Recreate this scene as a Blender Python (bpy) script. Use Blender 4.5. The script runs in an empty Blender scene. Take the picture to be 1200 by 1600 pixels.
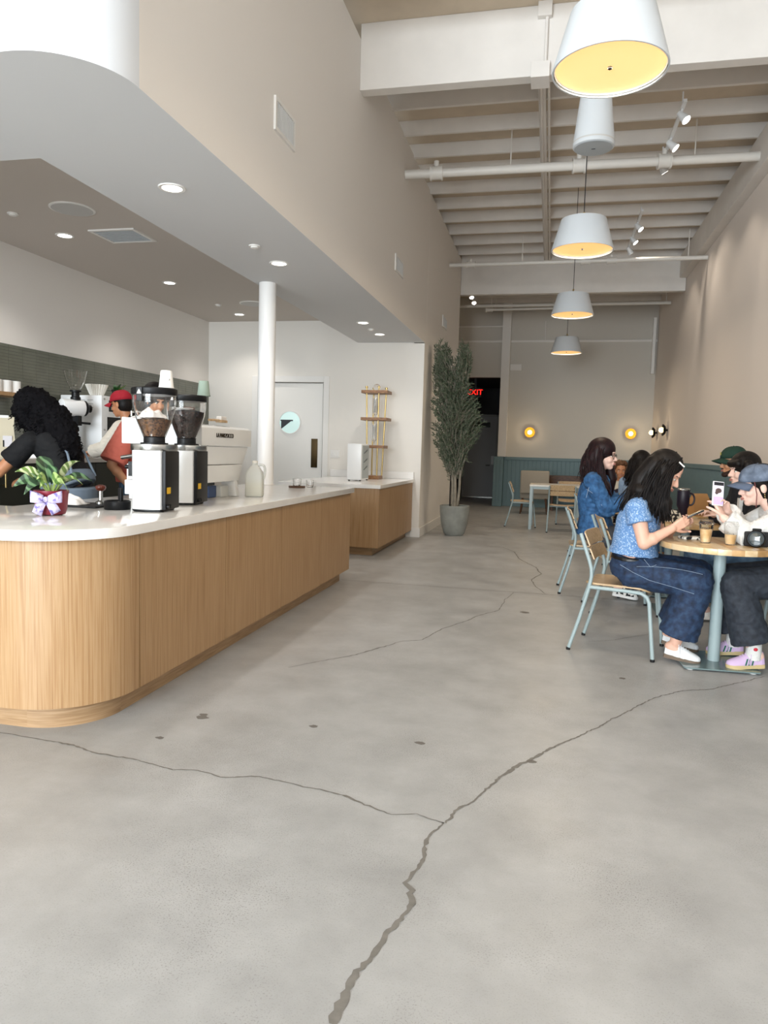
import bpy, bmesh, math, random
from math import sin, cos, pi, radians
from mathutils import Vector as V, Matrix as M, noise
random.seed(7)
S = bpy.context.scene
COL = S.collection

# ------------------------------------------------------------------ camera
YAW, PITCH, ROLL, FPX = radians(12.6785), radians(4.8583), radians(1.634), 1140.25
_f = V((-sin(YAW), cos(YAW), 0)); _r = V((cos(YAW), sin(YAW), 0)); _u = V((0, 0, 1))
fw = _f*cos(PITCH) - _u*sin(PITCH); u2 = _u*cos(PITCH) + _f*sin(PITCH)
rt = _r*cos(ROLL) + u2*sin(ROLL); up = u2*cos(ROLL) - _r*sin(ROLL)
cam_d = bpy.data.cameras.new('camera'); cam = bpy.data.objects.new('camera', cam_d); COL.objects.link(cam)
cam_d.sensor_fit = 'VERTICAL'; cam_d.sensor_height = 36; cam_d.lens = FPX*36/1600
cam_d.clip_start = .05; cam_d.clip_end = 200
cam.matrix_world = M(((rt.x, up.x, -fw.x, 0), (rt.y, up.y, -fw.y, 0), (rt.z, up.z, -fw.z, 1.28), (0, 0, 0, 1)))
S.camera = cam

# ------------------------------------------------------------------ world, exposure, large lights
S.view_settings.view_transform = 'Standard'; S.view_settings.look = 'None'
S.view_settings.gamma = 1; S.view_settings.use_curve_mapping = False
S.view_settings.exposure = 0.2
w = bpy.data.worlds.new('sky'); S.world = w; w.use_nodes = True
bg = w.node_tree.nodes['Background']; bg.inputs[0].default_value = (.86, .93, 1, 1); bg.inputs[1].default_value = 1.0
def light(name, kind, loc, energy, color=(1, 1, 1), rot=(0, 0, 0), parent=None, **kw):
    d = bpy.data.lights.new(name, kind); d.energy = energy; d.color = color
    for k, v in kw.items(): setattr(d, k, v)
    o = bpy.data.objects.new(name, d); COL.objects.link(o); o.location = loc; o.rotation_euler = rot
    if parent: o.parent = parent
    return o
# daylight entering through the glazed shop front behind the photographer
FY = -7.0
light('daylight_shopfront', 'AREA', (-2.8, FY+.3, 2.3), 1250, (.86, .94, 1), (radians(90), 0, 0), shape='RECTANGLE', size=4.7, size_y=4.2)
WARM = (1, .72, .42); NEUT = (1, .95, .88)

# ------------------------------------------------------------------ materials
def hexc(s):
    c = [int(s[i:i+2], 16)/255 for i in (0, 2, 4)]
    return tuple(x/12.92 if x <= .04045 else ((x+.055)/1.055)**2.4 for x in c) + (1,)
MATS = {}
def mat(name, col, rough=.6, metal=0, spec=.5, emit=None, es=0, trans=0, ior=1.45, alpha=1, noise_amt=0, nscale=8, bump=0, bscale=60, stretch=(1, 1, 1), coat=0, sheen=0):
    if name in MATS: return MATS[name]
    m = bpy.data.materials.new(name); m.use_nodes = True; nt = m.node_tree; N = nt.nodes; L = nt.links
    b = N['Principled BSDF']; c = hexc(col) if isinstance(col, str) else col
    b.inputs['Base Color'].default_value = c; b.inputs['Roughness'].default_value = rough; b.inputs['Metallic'].default_value = metal
    b.inputs['Specular IOR Level'].default_value = spec; b.inputs['IOR'].default_value = ior
    b.inputs['Transmission Weight'].default_value = trans; b.inputs['Alpha'].default_value = alpha; b.inputs['Coat Weight'].default_value = coat
    b.inputs['Sheen Weight'].default_value = sheen
    if emit: b.inputs['Emission Color'].default_value = hexc(emit); b.inputs['Emission Strength'].default_value = es
    if noise_amt or bump:
        tc = N.new('ShaderNodeTexCoord'); mp = N.new('ShaderNodeMapping'); mp.inputs['Scale'].default_value = stretch
        L.new(tc.outputs['Object'], mp.inputs['Vector'])
    if noise_amt:
        n = N.new('ShaderNodeTexNoise'); n.inputs['Scale'].default_value = nscale; n.inputs['Detail'].default_value = 6
        L.new(mp.outputs[0], n.inputs['Vector'])
        r = N.new('ShaderNodeValToRGB')
        r.color_ramp.elements[0].position = .3; r.color_ramp.elements[1].position = .7
        r.color_ramp.elements[0].color = tuple(max(0, x*(1-noise_amt)) for x in c[:3])+(1,)
        r.color_ramp.elements[1].color = tuple(min(1, x*(1+noise_amt)) for x in c[:3])+(1,)
        L.new(n.outputs['Fac'], r.inputs[0]); L.new(r.outputs[0], b.inputs['Base Color'])
    if bump:
        n2 = N.new('ShaderNodeTexNoise'); n2.inputs['Scale'].default_value = bscale; n2.inputs['Detail'].default_value = 4
        L.new(mp.outputs[0], n2.inputs['Vector'])
        bp = N.new('ShaderNodeBump'); bp.inputs['Strength'].default_value = bump; bp.inputs['Distance'].default_value = .01
        L.new(n2.outputs['Fac'], bp.inputs['Height']); L.new(bp.outputs[0], b.inputs['Normal'])
    MATS[name] = m
    return m
def ramp_mat(name, cols, scale, stretch, rough=.5, detail=8, bump=0, kind='noise', pos=None, coat=0, dist=0, metal=0, spec=.5):
    """procedural colour bands from stretched noise (wood grain, concrete, cloth print)"""
    if name in MATS: return MATS[name]
    m = bpy.data.materials.new(name); m.use_nodes = True; nt = m.node_tree; N = nt.nodes; L = nt.links; b = N['Principled BSDF']
    b.inputs['Roughness'].default_value = rough; b.inputs['Coat Weight'].default_value = coat; b.inputs['Metallic'].default_value = metal; b.inputs['Specular IOR Level'].default_value = spec
    tc = N.new('ShaderNodeTexCoord'); mp = N.new('ShaderNodeMapping'); mp.inputs['Scale'].default_value = stretch; L.new(tc.outputs['Object'], mp.inputs[0])
    oi = N.new('ShaderNodeObjectInfo'); ad = N.new('ShaderNodeVectorMath'); ad.operation = 'MULTIPLY_ADD'
    ad.inputs[1].default_value = (37, 53, 71); 
    L.new(oi.outputs['Random'], ad.inputs[0]); L.new(mp.outputs[0], ad.inputs[2])
    if kind == 'noise':
        n = N.new('ShaderNodeTexNoise'); n.inputs['Detail'].default_value = detail; n.inputs['Distortion'].default_value = dist; out = n.outputs['Fac']
    else:
        n = N.new('ShaderNodeTexVoronoi'); out = n.outputs['Distance']
    n.inputs['Scale'].default_value = scale; L.new(ad.outputs[0], n.inputs['Vector'])
    r = N.new('ShaderNodeValToRGB'); cr = r.color_ramp
    pos = pos or [.3+.4*i/(len(cols)-1) for i in range(len(cols))]
    while len(cr.elements) < len(cols): cr.elements.new(.5)
    for e, p, c in zip(cr.elements, pos, cols): e.position = p; e.color = hexc(c)
    L.new(out, r.inputs[0]); L.new(r.outputs[0], b.inputs['Base Color'])
    if bump:
        bp = N.new('ShaderNodeBump'); bp.inputs['Strength'].default_value = bump; bp.inputs['Distance'].default_value = .005
        L.new(out, bp.inputs['Height']); L.new(bp.outputs[0], b.inputs['Normal'])
    MATS[name] = m
    return m
def concrete_floor():
    m = bpy.data.materials.new('polished_concrete'); m.use_nodes = True; nt = m.node_tree; N = nt.nodes; L = nt.links; b = N['Principled BSDF']
    tc = N.new('ShaderNodeTexCoord')
    def nz(s, d, st=(1, 1, 1)):
        mp = N.new('ShaderNodeMapping'); mp.inputs['Scale'].default_value = st; L.new(tc.outputs['Object'], mp.inputs[0])
        n = N.new('ShaderNodeTexNoise'); n.inputs['Scale'].default_value = s; n.inputs['Detail'].default_value = d; n.inputs['Roughness'].default_value = .65
        L.new(mp.outputs[0], n.inputs[0]); return n.outputs['Fac']
    def rmp(f, a, c0, p0, p1):
        r = N.new('ShaderNodeValToRGB'); e = r.color_ramp.elements; e[0].color = a; e[1].color = c0; e[0].position = p0; e[1].position = p1
        L.new(f, r.inputs[0]); return r.outputs[0]
    def mix(a, bb, fac, mode='MIX'):
        x = N.new('ShaderNodeMix'); x.data_type = 'RGBA'; x.blend_type = mode
        if isinstance(fac, float): x.inputs[0].default_value = fac
        else: L.new(fac, x.inputs[0])
        L.new(a, x.inputs[6])
        if isinstance(bb, tuple): x.inputs[7].default_value = bb
        else: L.new(bb, x.inputs[7])
        return x.outputs[2]
    big = rmp(nz(.55, 7), hexc('9d9e9e'), hexc('b7b8b9'), .34, .66)
    mid = rmp(nz(3.5, 9), hexc('848484'), hexc('bdbebf'), .25, .7)
    c = mix(big, mid, .42)
    fine = nz(210, 2); sp = rmp(fine, (1, 1, 1, 1), (0, 0, 0, 1), .36, .43)      # exposed dark sand grains
    patch = rmp(nz(1.3, 3), (.25, .25, .25, 1), (1, 1, 1, 1), .46, .62)
    mu = N.new('ShaderNodeMath'); mu.operation = 'MULTIPLY'; L.new(sp, mu.inputs[0]); L.new(patch, mu.inputs[1])
    mu2 = N.new('ShaderNodeMath'); mu2.operation = 'MULTIPLY'; mu2.inputs[1].default_value = .75; L.new(mu.outputs[0], mu2.inputs[0])
    c = mix(c, hexc('6d6963'), mu2.outputs[0])
    L.new(c, b.inputs['Base Color'])
    rr = rmp(nz(2.2, 5), (.30, .30, .30, 1), (.5, .5, .5, 1), .3, .7); L.new(rr, b.inputs['Roughness'])
    b.inputs['Specular IOR Level'].default_value = .4
    bp = N.new('ShaderNodeBump'); bp.inputs['Strength'].default_value = .06; bp.inputs['Distance'].default_value = .004
    L.new(nz(60, 5), bp.inputs['Height']); L.new(bp.outputs[0], b.inputs['Normal'])
    return m

WALL = mat('beige_paint', 'ebe7e2', .75, bump=.03, bscale=90)
WALLW = mat('white_wall_paint', 'ebe7e0', .7, bump=.03, bscale=90)
WALLR = mat('warm_beige_paint', 'eae0d7', .75, bump=.03, bscale=90)
CEIL = mat('white_ceiling_paint', 'e4dfd9', .8, noise_amt=.04, nscale=3)
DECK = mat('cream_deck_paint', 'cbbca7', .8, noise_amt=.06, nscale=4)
SOFF = mat('soffit_white', 'd6d7d8', .7)
BARC = mat('bar_ceiling_taupe', 'cbc3bb', .8)
TRIMW = mat('white_trim_paint', 'eceae6', .45)
TEAL = mat('teal_panel_paint', '688288', .5, noise_amt=.04, nscale=3)
OAK = ramp_mat('oak_veneer', ['94714b', 'a27f58', 'af8f69', '9d7a54'], 9, (13, 13, .22), .45, 10, .02)
OAKD = ramp_mat('oak_veneer_kick', ['8f704f', 'a28360', 'b09270'], 9, (.6, .6, 14), .5, 10, .02)
PLY = ramp_mat('plywood_oak', ['a98b66', 'c0a27c', 'ccb28e'], 7, (1.2, 9, 9), .4, 8, .02)
QUARTZ = mat('white_quartz', 'efedea', .12, spec=.55, noise_amt=.03, nscale=6)
STEELBLUE = mat('powder_coat_blue_grey', '99a9ab', .35, spec=.5)
WHITE_MET = mat('white_powder_coat', 'e9ebec', .3)
BLACK = mat('black_plastic', '0b0c0f', .45, spec=.35)
RUBBER = mat('black_rubber', '101012', .7)
STEEL = mat('brushed_steel', 'b9bab8', .25, 1)
BRASS = mat('brass', 'c8b078', .3, 1)
GLASS = mat('clear_glass', 'ffffff', .02, trans=1, ior=1.4)
PORC = mat('white_porcelain', 'f0efec', .25)
LAMPW = mat('white_lamp_enamel', 'd0d5d9', .5)
GLOW = mat('warm_diffuser', 'ffe2b8', .5, emit='ffbe66', es=.75)
DOWN = mat('downlight_lens', 'ffffff', .5, emit='fff8ee', es=6)

# ------------------------------------------------------------------ mesh helpers
class MB:
    def __init__(s): s.v = []; s.f = []
    def add(s, vs, fs):
        o = len(s.v); s.v += [tuple(x) for x in vs]; s.f += [tuple(i+o for i in f) for f in fs]; return s
    def box(s, a, b):
        (x0, y0, z0), (x1, y1, z1) = a, b
        x0, x1 = min(x0, x1), max(x0, x1); y0, y1 = min(y0, y1), max(y0, y1); z0, z1 = min(z0, z1), max(z0, z1)
        return s.add([(x0,y0,z0),(x1,y0,z0),(x1,y1,z0),(x0,y1,z0),(x0,y0,z1),(x1,y0,z1),(x1,y1,z1),(x0,y1,z1)],
                     [(0,3,2,1),(4,5,6,7),(0,1,5,4),(1,2,6,5),(2,3,7,6),(3,0,4,7)])
    def hexa(s, p):   # 8 points: bottom ring ccw, top ring ccw
        return s.add(p, [(0,3,2,1),(4,5,6,7),(0,1,5,4),(1,2,6,5),(2,3,7,6),(3,0,4,7)])
    def loft(s, rings, cap0=True, cap1=True, closed=True):
        n = len(rings[0]); vs = [p for r in rings for p in r]; fs = []
        for i in range(len(rings)-1):
            for j in range(n if closed else n-1):
                k = (j+1) % n; fs.append((i*n+j, i*n+k, (i+1)*n+k, (i+1)*n+j))
        if cap0: fs.append(tuple(range(n-1, -1, -1)))
        if cap1: fs.append(tuple((len(rings)-1)*n+j for j in range(n)))
        return s.add(vs, fs)
    def lathe(s, prof, c=(0, 0, 0), n=32, cap0=True, cap1=True, axis=None):
        c = V(c); R = M.Identity(3) if axis is None else V(axis).to_track_quat('Z', 'Y').to_matrix()
        return s.loft([[c+R@V((r*cos(2*pi*j/n), r*sin(2*pi*j/n), z)) for j in range(n)] for r, z in prof], cap0, cap1)
    def cone(s, p0, p1, r0, r1=None, n=14):
        p0, p1 = V(p0), V(p1); r1 = r0 if r1 is None else r1
        d = p1-p0; q = d.to_track_quat('Z', 'Y').to_matrix(); 
        return s.loft([[p+q@V((r*cos(2*pi*j/n), r*sin(2*pi*j/n), 0)) for j in range(n)] for p, r in ((p0, r0), (p1, r1))])
    def tube(s, pts, r, n=8, cap=True):
        pts = [V(p) for p in pts]; rs = r if isinstance(r, (list, tuple)) else [r]*len(pts)
        t0 = (pts[1]-pts[0]).normalized(); nr = t0.orthogonal().normalized(); rings = []
        for i, p in enumerate(pts):
            t = (pts[min(i+1, len(pts)-1)]-pts[max(i-1, 0)]).normalized()
            nr = (nr - t*nr.dot(t)); nr = nr.normalized() if nr.length > 1e-6 else t.orthogonal().normalized()
            b = t.cross(nr)
            rings.append([p+(nr*cos(2*pi*j/n)+b*sin(2*pi*j/n))*rs[i] for j in range(n)])
        return s.loft(rings, cap, cap)
    def ell(s, c, r, rot=None, n=16, m=10):
        c = V(c); r = (r, r, r) if isinstance(r, (int, float)) else r
        rot = rot or M.Identity(3); rings = []
        for i in range(1, m):
            a = pi*i/m
            rings.append([c+rot@V((r[0]*sin(a)*cos(2*pi*j/n), r[1]*sin(a)*sin(2*pi*j/n), -r[2]*cos(a))) for j in range(n)])
        o = len(s.v); s.loft(rings, False, False)
        b = len(s.v); s.v += [tuple(c+rot@V((0, 0, -r[2]))), tuple(c+rot@V((0, 0, r[2])))]
        for j in range(n):
            k = (j+1) % n; s.f.append((b, o+k, o+j)); s.f.append((b+1, o+(m-2)*n+j, o+(m-2)*n+k))
        return s
    def prism(s, poly, z0, z1):   # poly in xy ccw
        return s.loft([[V((x, y, z0)) for x, y in poly], [V((x, y, z1)) for x, y in poly]])
    def strip(s, A, B):           # quad strip between two polylines
        n = len(A); return s.add(list(A)+list(B), [(i, i+1, n+i+1, n+i) for i in range(n-1)])
    def build(s, name, m=None, parent=None, smooth=True, angle=40, bevel=0, loc=None, kind=None):
        me = bpy.data.meshes.new(name); loc = V(loc) if loc is not None else V((0, 0, 0))
        base = loc if loc.length else V((0, 0, 0))
        me.from_pydata([tuple(V(p)-base) for p in s.v], [], s.f)
        if bevel:
            bm = bmesh.new(); bm.from_mesh(me)
            bmesh.ops.bevel(bm, geom=[e for e in bm.edges if len(e.link_faces) == 2 and e.calc_face_angle(0) > .6], offset=bevel, segments=2, affect='EDGES', profile=.6)
            bm.to_mesh(me); bm.free()
        if smooth: me.shade_smooth(); me.set_sharp_from_angle(angle=radians(angle))
        if m: me.materials.append(m)
        me.update()
        o = bpy.data.objects.new(name, me); COL.objects.link(o); o.location = base
        if parent is not None: o.parent = parent
        if kind: o['kind'] = kind
        return o
def tag(o, label=None, cat=None, group=None, kind=None):
    if label: o['label'] = label
    if cat: o['category'] = cat
    if group: o['group'] = group
    if kind: o['kind'] = kind
    return o
def thing(name, label, cat, loc, rz=0, group=None):
    o = bpy.data.objects.new(name, None); COL.objects.link(o); o.location = loc; o.rotation_euler = (0, 0, rz); o.empty_display_size = .1
    return tag(o, label, cat, group)
def struct(mb, name, m, label, smooth=False, **kw):
    o = mb.build(name, m, None, smooth, **kw); o['kind'] = 'structure'; o['label'] = label; return o
def copy_tree(o, parent=None):
    c = o.copy(); COL.objects.link(c); c.parent = parent
    for ch in list(o.children): copy_tree(ch, c)
    return c
def bez(a, b, c, d, n=10):
    a, b, c, d = map(V, (a, b, c, d))
    return [a*(1-t)**3+b*3*t*(1-t)**2+c*3*t*t*(1-t)+d*t**3 for t in [i/n for i in range(n+1)]]
def arc2(cx, cy, r, a0, a1, n=12):
    return [(cx+r*cos(radians(a0+(a1-a0)*i/n)), cy+r*sin(radians(a0+(a1-a0)*i/n))) for i in range(n+1)]

# ------------------------------------------------------------------ setting
WX, RX, BY, JY, LX = -1.86, 2.28, 18.05, 10.65, -5.27
FLOOR = concrete_floor()
floor = struct(MB().box((LX-.2, FY-.2, -.2), (RX+.2, 21.2, 0)), 'floor', FLOOR, 'grey polished concrete floor with dark cracks')
# cracks filled with grey mortar: thin slivers lying in the slab (points come from the photograph, on the z=0 plane)
def on_floor(px, py, zz=0.0):
    d = fw + rt*((px-600)/FPX) - up*((py-800)/FPX); return V((0, 0, 1.28)) + d*((zz-1.28)/d.z)
CRACKM = mat('crack_filler', '77746f', .7, noise_amt=.15, nscale=30)
def crack(pts, wid, seed, name='crack'):
    rnd = random.Random(seed); P = [on_floor(x, y) for x, y in pts]; Q = []; Wd = []
    for i in range(len(P)-1):
        n = max(2, int((P[i+1]-P[i]).length/.015))
        for k in range(n):
            t = k/n; Q.append(P[i].lerp(P[i+1], t)); Wd.append(wid[i]*(1-t)+wid[i+1]*t)
    Q.append(P[-1]); Wd.append(wid[-1])
    A, B = [], []
    for i, q in enumerate(Q):
        t = (Q[min(i+1, len(Q)-1)]-Q[max(i-1, 0)]).normalized(); n = V((-t.y, t.x, 0))
        q = q + n*(.010*noise.noise(q*9+V((seed, 0, 0)))+.007*noise.noise(q*38+V((seed, 3, 0))))
        a = Wd[i]*(.5+.7*noise.noise(q*45)+.1); b = Wd[i]*(.5+.7*noise.noise(q*41+V((5, 5, 5)))+.1)
        A.append(q+n*max(a, .001)+V((0, 0, .0012))); B.append(q-n*max(b, .001)+V((0, 0, .0012)))
    MB().strip(B, A).build(name, CRACKM, floor)
crack([(516,1600),(530,1570),(556,1525),(582,1490),(600,1465),(628,1437),(640,1412),(643,1392),(637,1380),(642,1368),(660,1345),(666,1318),(672,1305),(694,1286)], [.020,.020,.014,.016,.012,.010,.014,.016,.011,.008,.010,.013,.008,.006], 1)
crack([(694,1286),(712,1268),(735,1255),(765,1232),(785,1213),(800,1202),(835,1184),(880,1160),(930,1138),(975,1115),(1020,1092),(1060,1080),(1110,1077),(1150,1068),(1195,1057)], [.006,.009,.006,.008,.010,.014,.012,.007,.006,.006,.006,.005,.005,.005,.004], 2)
crack([(694,1286),(650,1273),(612,1272),(582,1262),(545,1246),(500,1233),(440,1222),(405,1214),(345,1214),(310,1203),(270,1204),(235,1192),(190,1184),(150,1176),(110,1163),(60,1155),(0,1144)], [.004,.004,.004,.006,.010,.004,.004,.005,.006,.004,.004,.005,.006,.008,.009,.004,.003], 3)
crack([(450,1043),(500,1033),(545,1026),(580,1016),(630,1002),(660,1000),(690,983),(730,970),(745,963),(780,953),(790,936),(804,926)], [.003,.004,.005,.008,.005,.005,.006,.007,.008,.006,.004,.004], 4)
crack([(755,853),(785,855),(803,862),(812,874),(838,887),(845,897),(830,906),(836,916),(852,928)], [.004,.006,.009,.009,.009,.010,.008,.007,.005], 5)
crack([(533,906),(600,911),(700,918),(800,925),(900,932),(1000,940)], [.0065]*6, 6, 'control_joint')
crack([(1018,990),(960,1000),(920,1003)], [.002, .003, .002], 8)
STAIN = mat('floor_stain', '6f6b66', .7)
for i, (x, y, r) in enumerate([(656,1161,.016), (490,1135,.015), (316,1121,.022), (250,1153,.014), (820,957,.03), (318,1117,.014), (830,1190,.016), (972,1060,.016)]):
    c = on_floor(x, y); rnd = random.Random(i)
    MB().prism([(c.x+r*(.7+.5*rnd.random())*cos(a*pi/5)*1.4, c.y+r*(.7+.5*rnd.random())*sin(a*pi/5)) for a in range(10)], .0004, .0014).build('stain', STAIN, floor, smooth=False)

# upper bulkhead wall with its rounded corner, soffit, bar ceiling
ZB, ZC, ZJ, ZD = 2.854, 3.185, 4.975, 5.14
cx, cy, cr = WX-.37, 2.69+.37, .37
outl = [(LX-.2, 2.69)] + arc2(cx, cy, cr, -90, 0, 16) + [(WX, JY)]
inn = [(LX-.2, 3.7), (-2.85, 3.7), (-2.85, JY)]
def curtain(pts, name, m, lab):
    o = MB().strip([(x, y, ZB) for x, y in pts], [(x, y, ZJ+.03) for x, y in pts]).build(name, m, None, True, 30); tag(o, lab, None, None, 'structure')
curtain(outl[-2:], 'wall_bulkhead', WALL, 'tall beige bulkhead wall above the bar')
curtain(outl[:-1], 'wall_bulkhead_front', mat('cool_white_paint', 'd9dde2', .7), 'white front of the bulkhead with its rounded corner')
poly = outl + inn[::-1]
struct(MB().add([(x, y, ZB) for x, y in poly], [tuple(range(len(poly)))[::-1]]), 'ceiling_soffit', SOFF, 'pale dropped soffit over the service counter')
struct(MB().box((-2.869, 3.68, ZB+.003), (-2.852, JY, ZC)).box((LX, 3.68, ZB+.003), (-2.852, 3.698, ZC)), 'trim_soffit', SOFF, 'inner upstand of the dropped soffit')
struct(MB().box((LX-.2, 3.68, ZC), (-2.85, JY+.1, ZC+.05)), 'ceiling_bar', BARC, 'taupe ceiling over the bar area')
struct(MB().box((LX-.15, FY, 0), (LX, JY, ZC)), 'wall_bar_left', WALL, 'beige wall behind the back counter')
struct(MB().box((LX-.15, FY, ZC), (LX, 3.68, ZD)), 'wall_front_left', WALL, 'upper side wall beside the shop front')
# lower left wall past the bar, with the bar's white end wall
struct(MB().box((-2.02, JY+.12, 0), (WX, 14.5, ZJ+.03)).box((-2.02, JY, ZB-.01), (WX-.001, JY+.2, ZJ)), 'wall_left', WALL, 'beige wall behind the potted olive tree')
DW = (-4.44, -3.38, 2.27)
struct(MB().box((LX, JY, 0), (DW[0], JY+.12, ZC)).box((DW[1], JY, 0), (WX, JY+.12, ZB)).box((DW[1], JY, ZB), (-2.86, JY+.12, ZC)).box((DW[0], JY, DW[2]), (DW[1], JY+.12, ZC)), 'wall_bar_back', WALLW, 'white end wall of the bar with swing door')
struct(MB().box((DW[0]-.1, JY+.13, 0), (DW[1]+.1, JY+.16, ZC)), 'wall_light_block', WALLW, 'added unseen panel blocking light behind the swing door')  # added out of sight to stop sky light leaking round the door
struct(MB().box((WX, JY+.005, 0), (WX+.018, 14.5, .14)).box((-1.99, JY-.018, 0), (WX+.018, JY, .14)), 'baseboard_left', TRIMW, 'white baseboard beside the olive pot', bevel=.003)
struct(MB().box((RX, FY, 0), (RX+.15, BY+.1, ZD)), 'wall_right', WALLR, 'warm beige wall behind the dining tables')
# back wall with door opening
struct(MB().box((-1.25, BY, 0), (RX, BY+.12, ZD)).box((-3.6, BY, 3.11), (-1.25, BY+.12, ZD)).box((-3.6, BY, 0), (-2.45, BY+.12, 3.11)), 'wall_back', mat('grey_beige_paint', 'cfcac1', .75, bump=.03, bscale=90), 'beige far wall with round wall lamps')
struct(MB().box((-3.7, 14.4, 0), (-3.6, BY, ZD)).box((-3.6, 14.4, 0), (-2.02, 14.5, ZD)), 'wall_alcove', WALL, 'side alcove wall beyond the olive tree')
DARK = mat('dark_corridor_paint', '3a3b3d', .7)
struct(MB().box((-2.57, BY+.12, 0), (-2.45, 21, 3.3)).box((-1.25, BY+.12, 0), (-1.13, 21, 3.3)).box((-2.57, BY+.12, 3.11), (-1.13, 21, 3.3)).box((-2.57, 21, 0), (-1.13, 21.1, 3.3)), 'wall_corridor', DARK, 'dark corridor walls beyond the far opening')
# ceiling deck, joists, beams
struct(MB().box((-2.08, 2.69, ZJ-.02), (-2.03, 14.5, ZD)), 'wall_leak_strip', WALL, 'added strip blocking sky light behind the joist ends')  # added to stop sky light leaking in between wall top and deck
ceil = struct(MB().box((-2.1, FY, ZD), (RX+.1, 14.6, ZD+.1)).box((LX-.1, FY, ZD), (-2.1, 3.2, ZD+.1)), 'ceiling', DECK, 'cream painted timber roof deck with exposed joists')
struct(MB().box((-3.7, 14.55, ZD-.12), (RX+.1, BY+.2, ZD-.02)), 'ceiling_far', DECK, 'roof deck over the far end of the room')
jm = MB().box((-2.02, -.022, 0), (RX, .022, .166)).build('joist', CEIL, ceil, smooth=False, bevel=.004)
jm.location = (0, 7.45, ZJ)
ys = [7.45+.66*k for k in range(11)] + [6.05-.66*k for k in range(20)]
for y in ys[1:]:
    c = jm.copy(); COL.objects.link(c); c.location = (0, y, ZJ); c.parent = ceil
for y in (15.2, 15.86, 16.52, 17.18, 17.84):
    c = jm.copy(); COL.objects.link(c); c.location = (0, y, ZJ-.14); c.parent = ceil
def beam(y0, y1, z0, z1, x0, x1, label):
    o = MB().box((x0, y0, z0), (x1, y1, z1)).build('beam', CEIL, None, False, bevel=.006); tag(o, label, None, None, 'structure'); return o
b1 = beam(6.75, 6.88, 4.557, ZD, WX, RX, 'deep white painted beam nearest the camera')
b2 = beam(14.52, 14.65, 4.34, ZD, WX, RX-.01, 'white painted beam over the far bay')
b3 = beam(6.9, 14.52, 4.57, ZJ, RX-.13, RX, 'long beam running along the right wall')
# strap and conduits along the middle of the roof
t = thing('conduit_run', 'painted conduit run along the middle of the joists', 'conduit', (-.215, 7, 4.94))
MB().box((-.075, -.05, -.03), (.0, 7.5, .034)).build('strap_board', CEIL, t, False, bevel=.004)
MB().cone((.03, -.05, -.005), (.03, 7.5, -.005), .014).build('conduit', CEIL, t)
MB().cone((-.045, -.05, -.045), (-.045, 7.5, -.045), .012).build('conduit', CEIL, t)
t = thing('beam_bracket', 'white bracket and conduit fixed to the near beam', 'bracket', (-.22, 6.75, 4.5))
MB().box((-.10, -.06, .02), (.06, .16, .15)).build('shoe', CEIL, t, False, bevel=.004)
MB().box((-.06, -.06, .52), (.06, 0, .9)).build('junction_box', CEIL, t, False, bevel=.006)
MB().cone((.02, -.025, .15), (.02, -.025, .7), .014).build('conduit', CEIL, t)
PIPE = mat('white_pipe_paint', 'e3dfd8', .4)
def pipe(p0, p1, r, label, cl, hang):
    t = thing('sprinkler_pipe', label, 'pipe', p0); p0 = V(p0); d = V(p1)-p0
    MB().cone((0, 0, 0), d, r, n=16).build('pipe', PIPE, t)
    u = d.normalized()
    for q in cl: MB().cone(d*q-u*.06, d*q+u*.06, r*1.45, n=16).cone(d*q-u*.075, d*q-u*.055, r*1.7).cone(d*q+u*.055, d*q+u*.075, r*1.7).cone(d*q, d*q+V((0, 0, r*2.6)), r*.6).build('fitting', PIPE, t)
    for q in hang: MB().cone(d*q, d*q+V((0, 0, .45)), .008, n=8).build('hanger_rod', PIPE, t)
    return t
pipe((WX, 8.9, 4.585), (RX, 9.3, 4.72), .052, 'thick white sprinkler pipe nearest the camera', (.09, .49, .72), (.3, .8))
pipe((WX, 12.9, 4.505), (RX, 12.65, 4.455), .034, 'thin white sprinkler pipe before the second beam', (.09, .55, .65), (.3, .93))
pipe((-2.3, 16.15, 4.44), (RX-.02, 16.15, 4.45), .034, 'white sprinkler pipe across the far bay', (.5,), (.2, .98))
pipe((-1.5, 16.52, 4.43), (.2, 16.52, 4.45), .03, 'short white pipe below the far sprinkler pipe', (.02,), (.1,.9))
# shop front behind the photographer
fr = MB()
for x in (LX, -3.65, -2.05, -.46): fr.box((x, FY-.05, 0), (x+.06, FY+.03, 4.6))
for z_ in (0, 2.4, 4.54): fr.box((LX, FY-.05, z_), (-.4, FY+.03, z_+.06))
wn = struct(fr, 'window_1', BLACK, 'black framed glazed shop front behind the camera')
for x in (LX, -3.65, -2.05):
    MB().box((x+.06, FY-.015, .06), (x+1.6, FY-.005, 4.54)).build('pane', GLASS, wn, smooth=False)
struct(MB().box((LX, FY-.1, 4.6), (RX, FY+.05, ZD)).box((-.4, FY-.1, 0), (RX, FY+.05, 4.6)), 'wall_front', WALLW, 'wall beside and above the shop front glazing')
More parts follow.
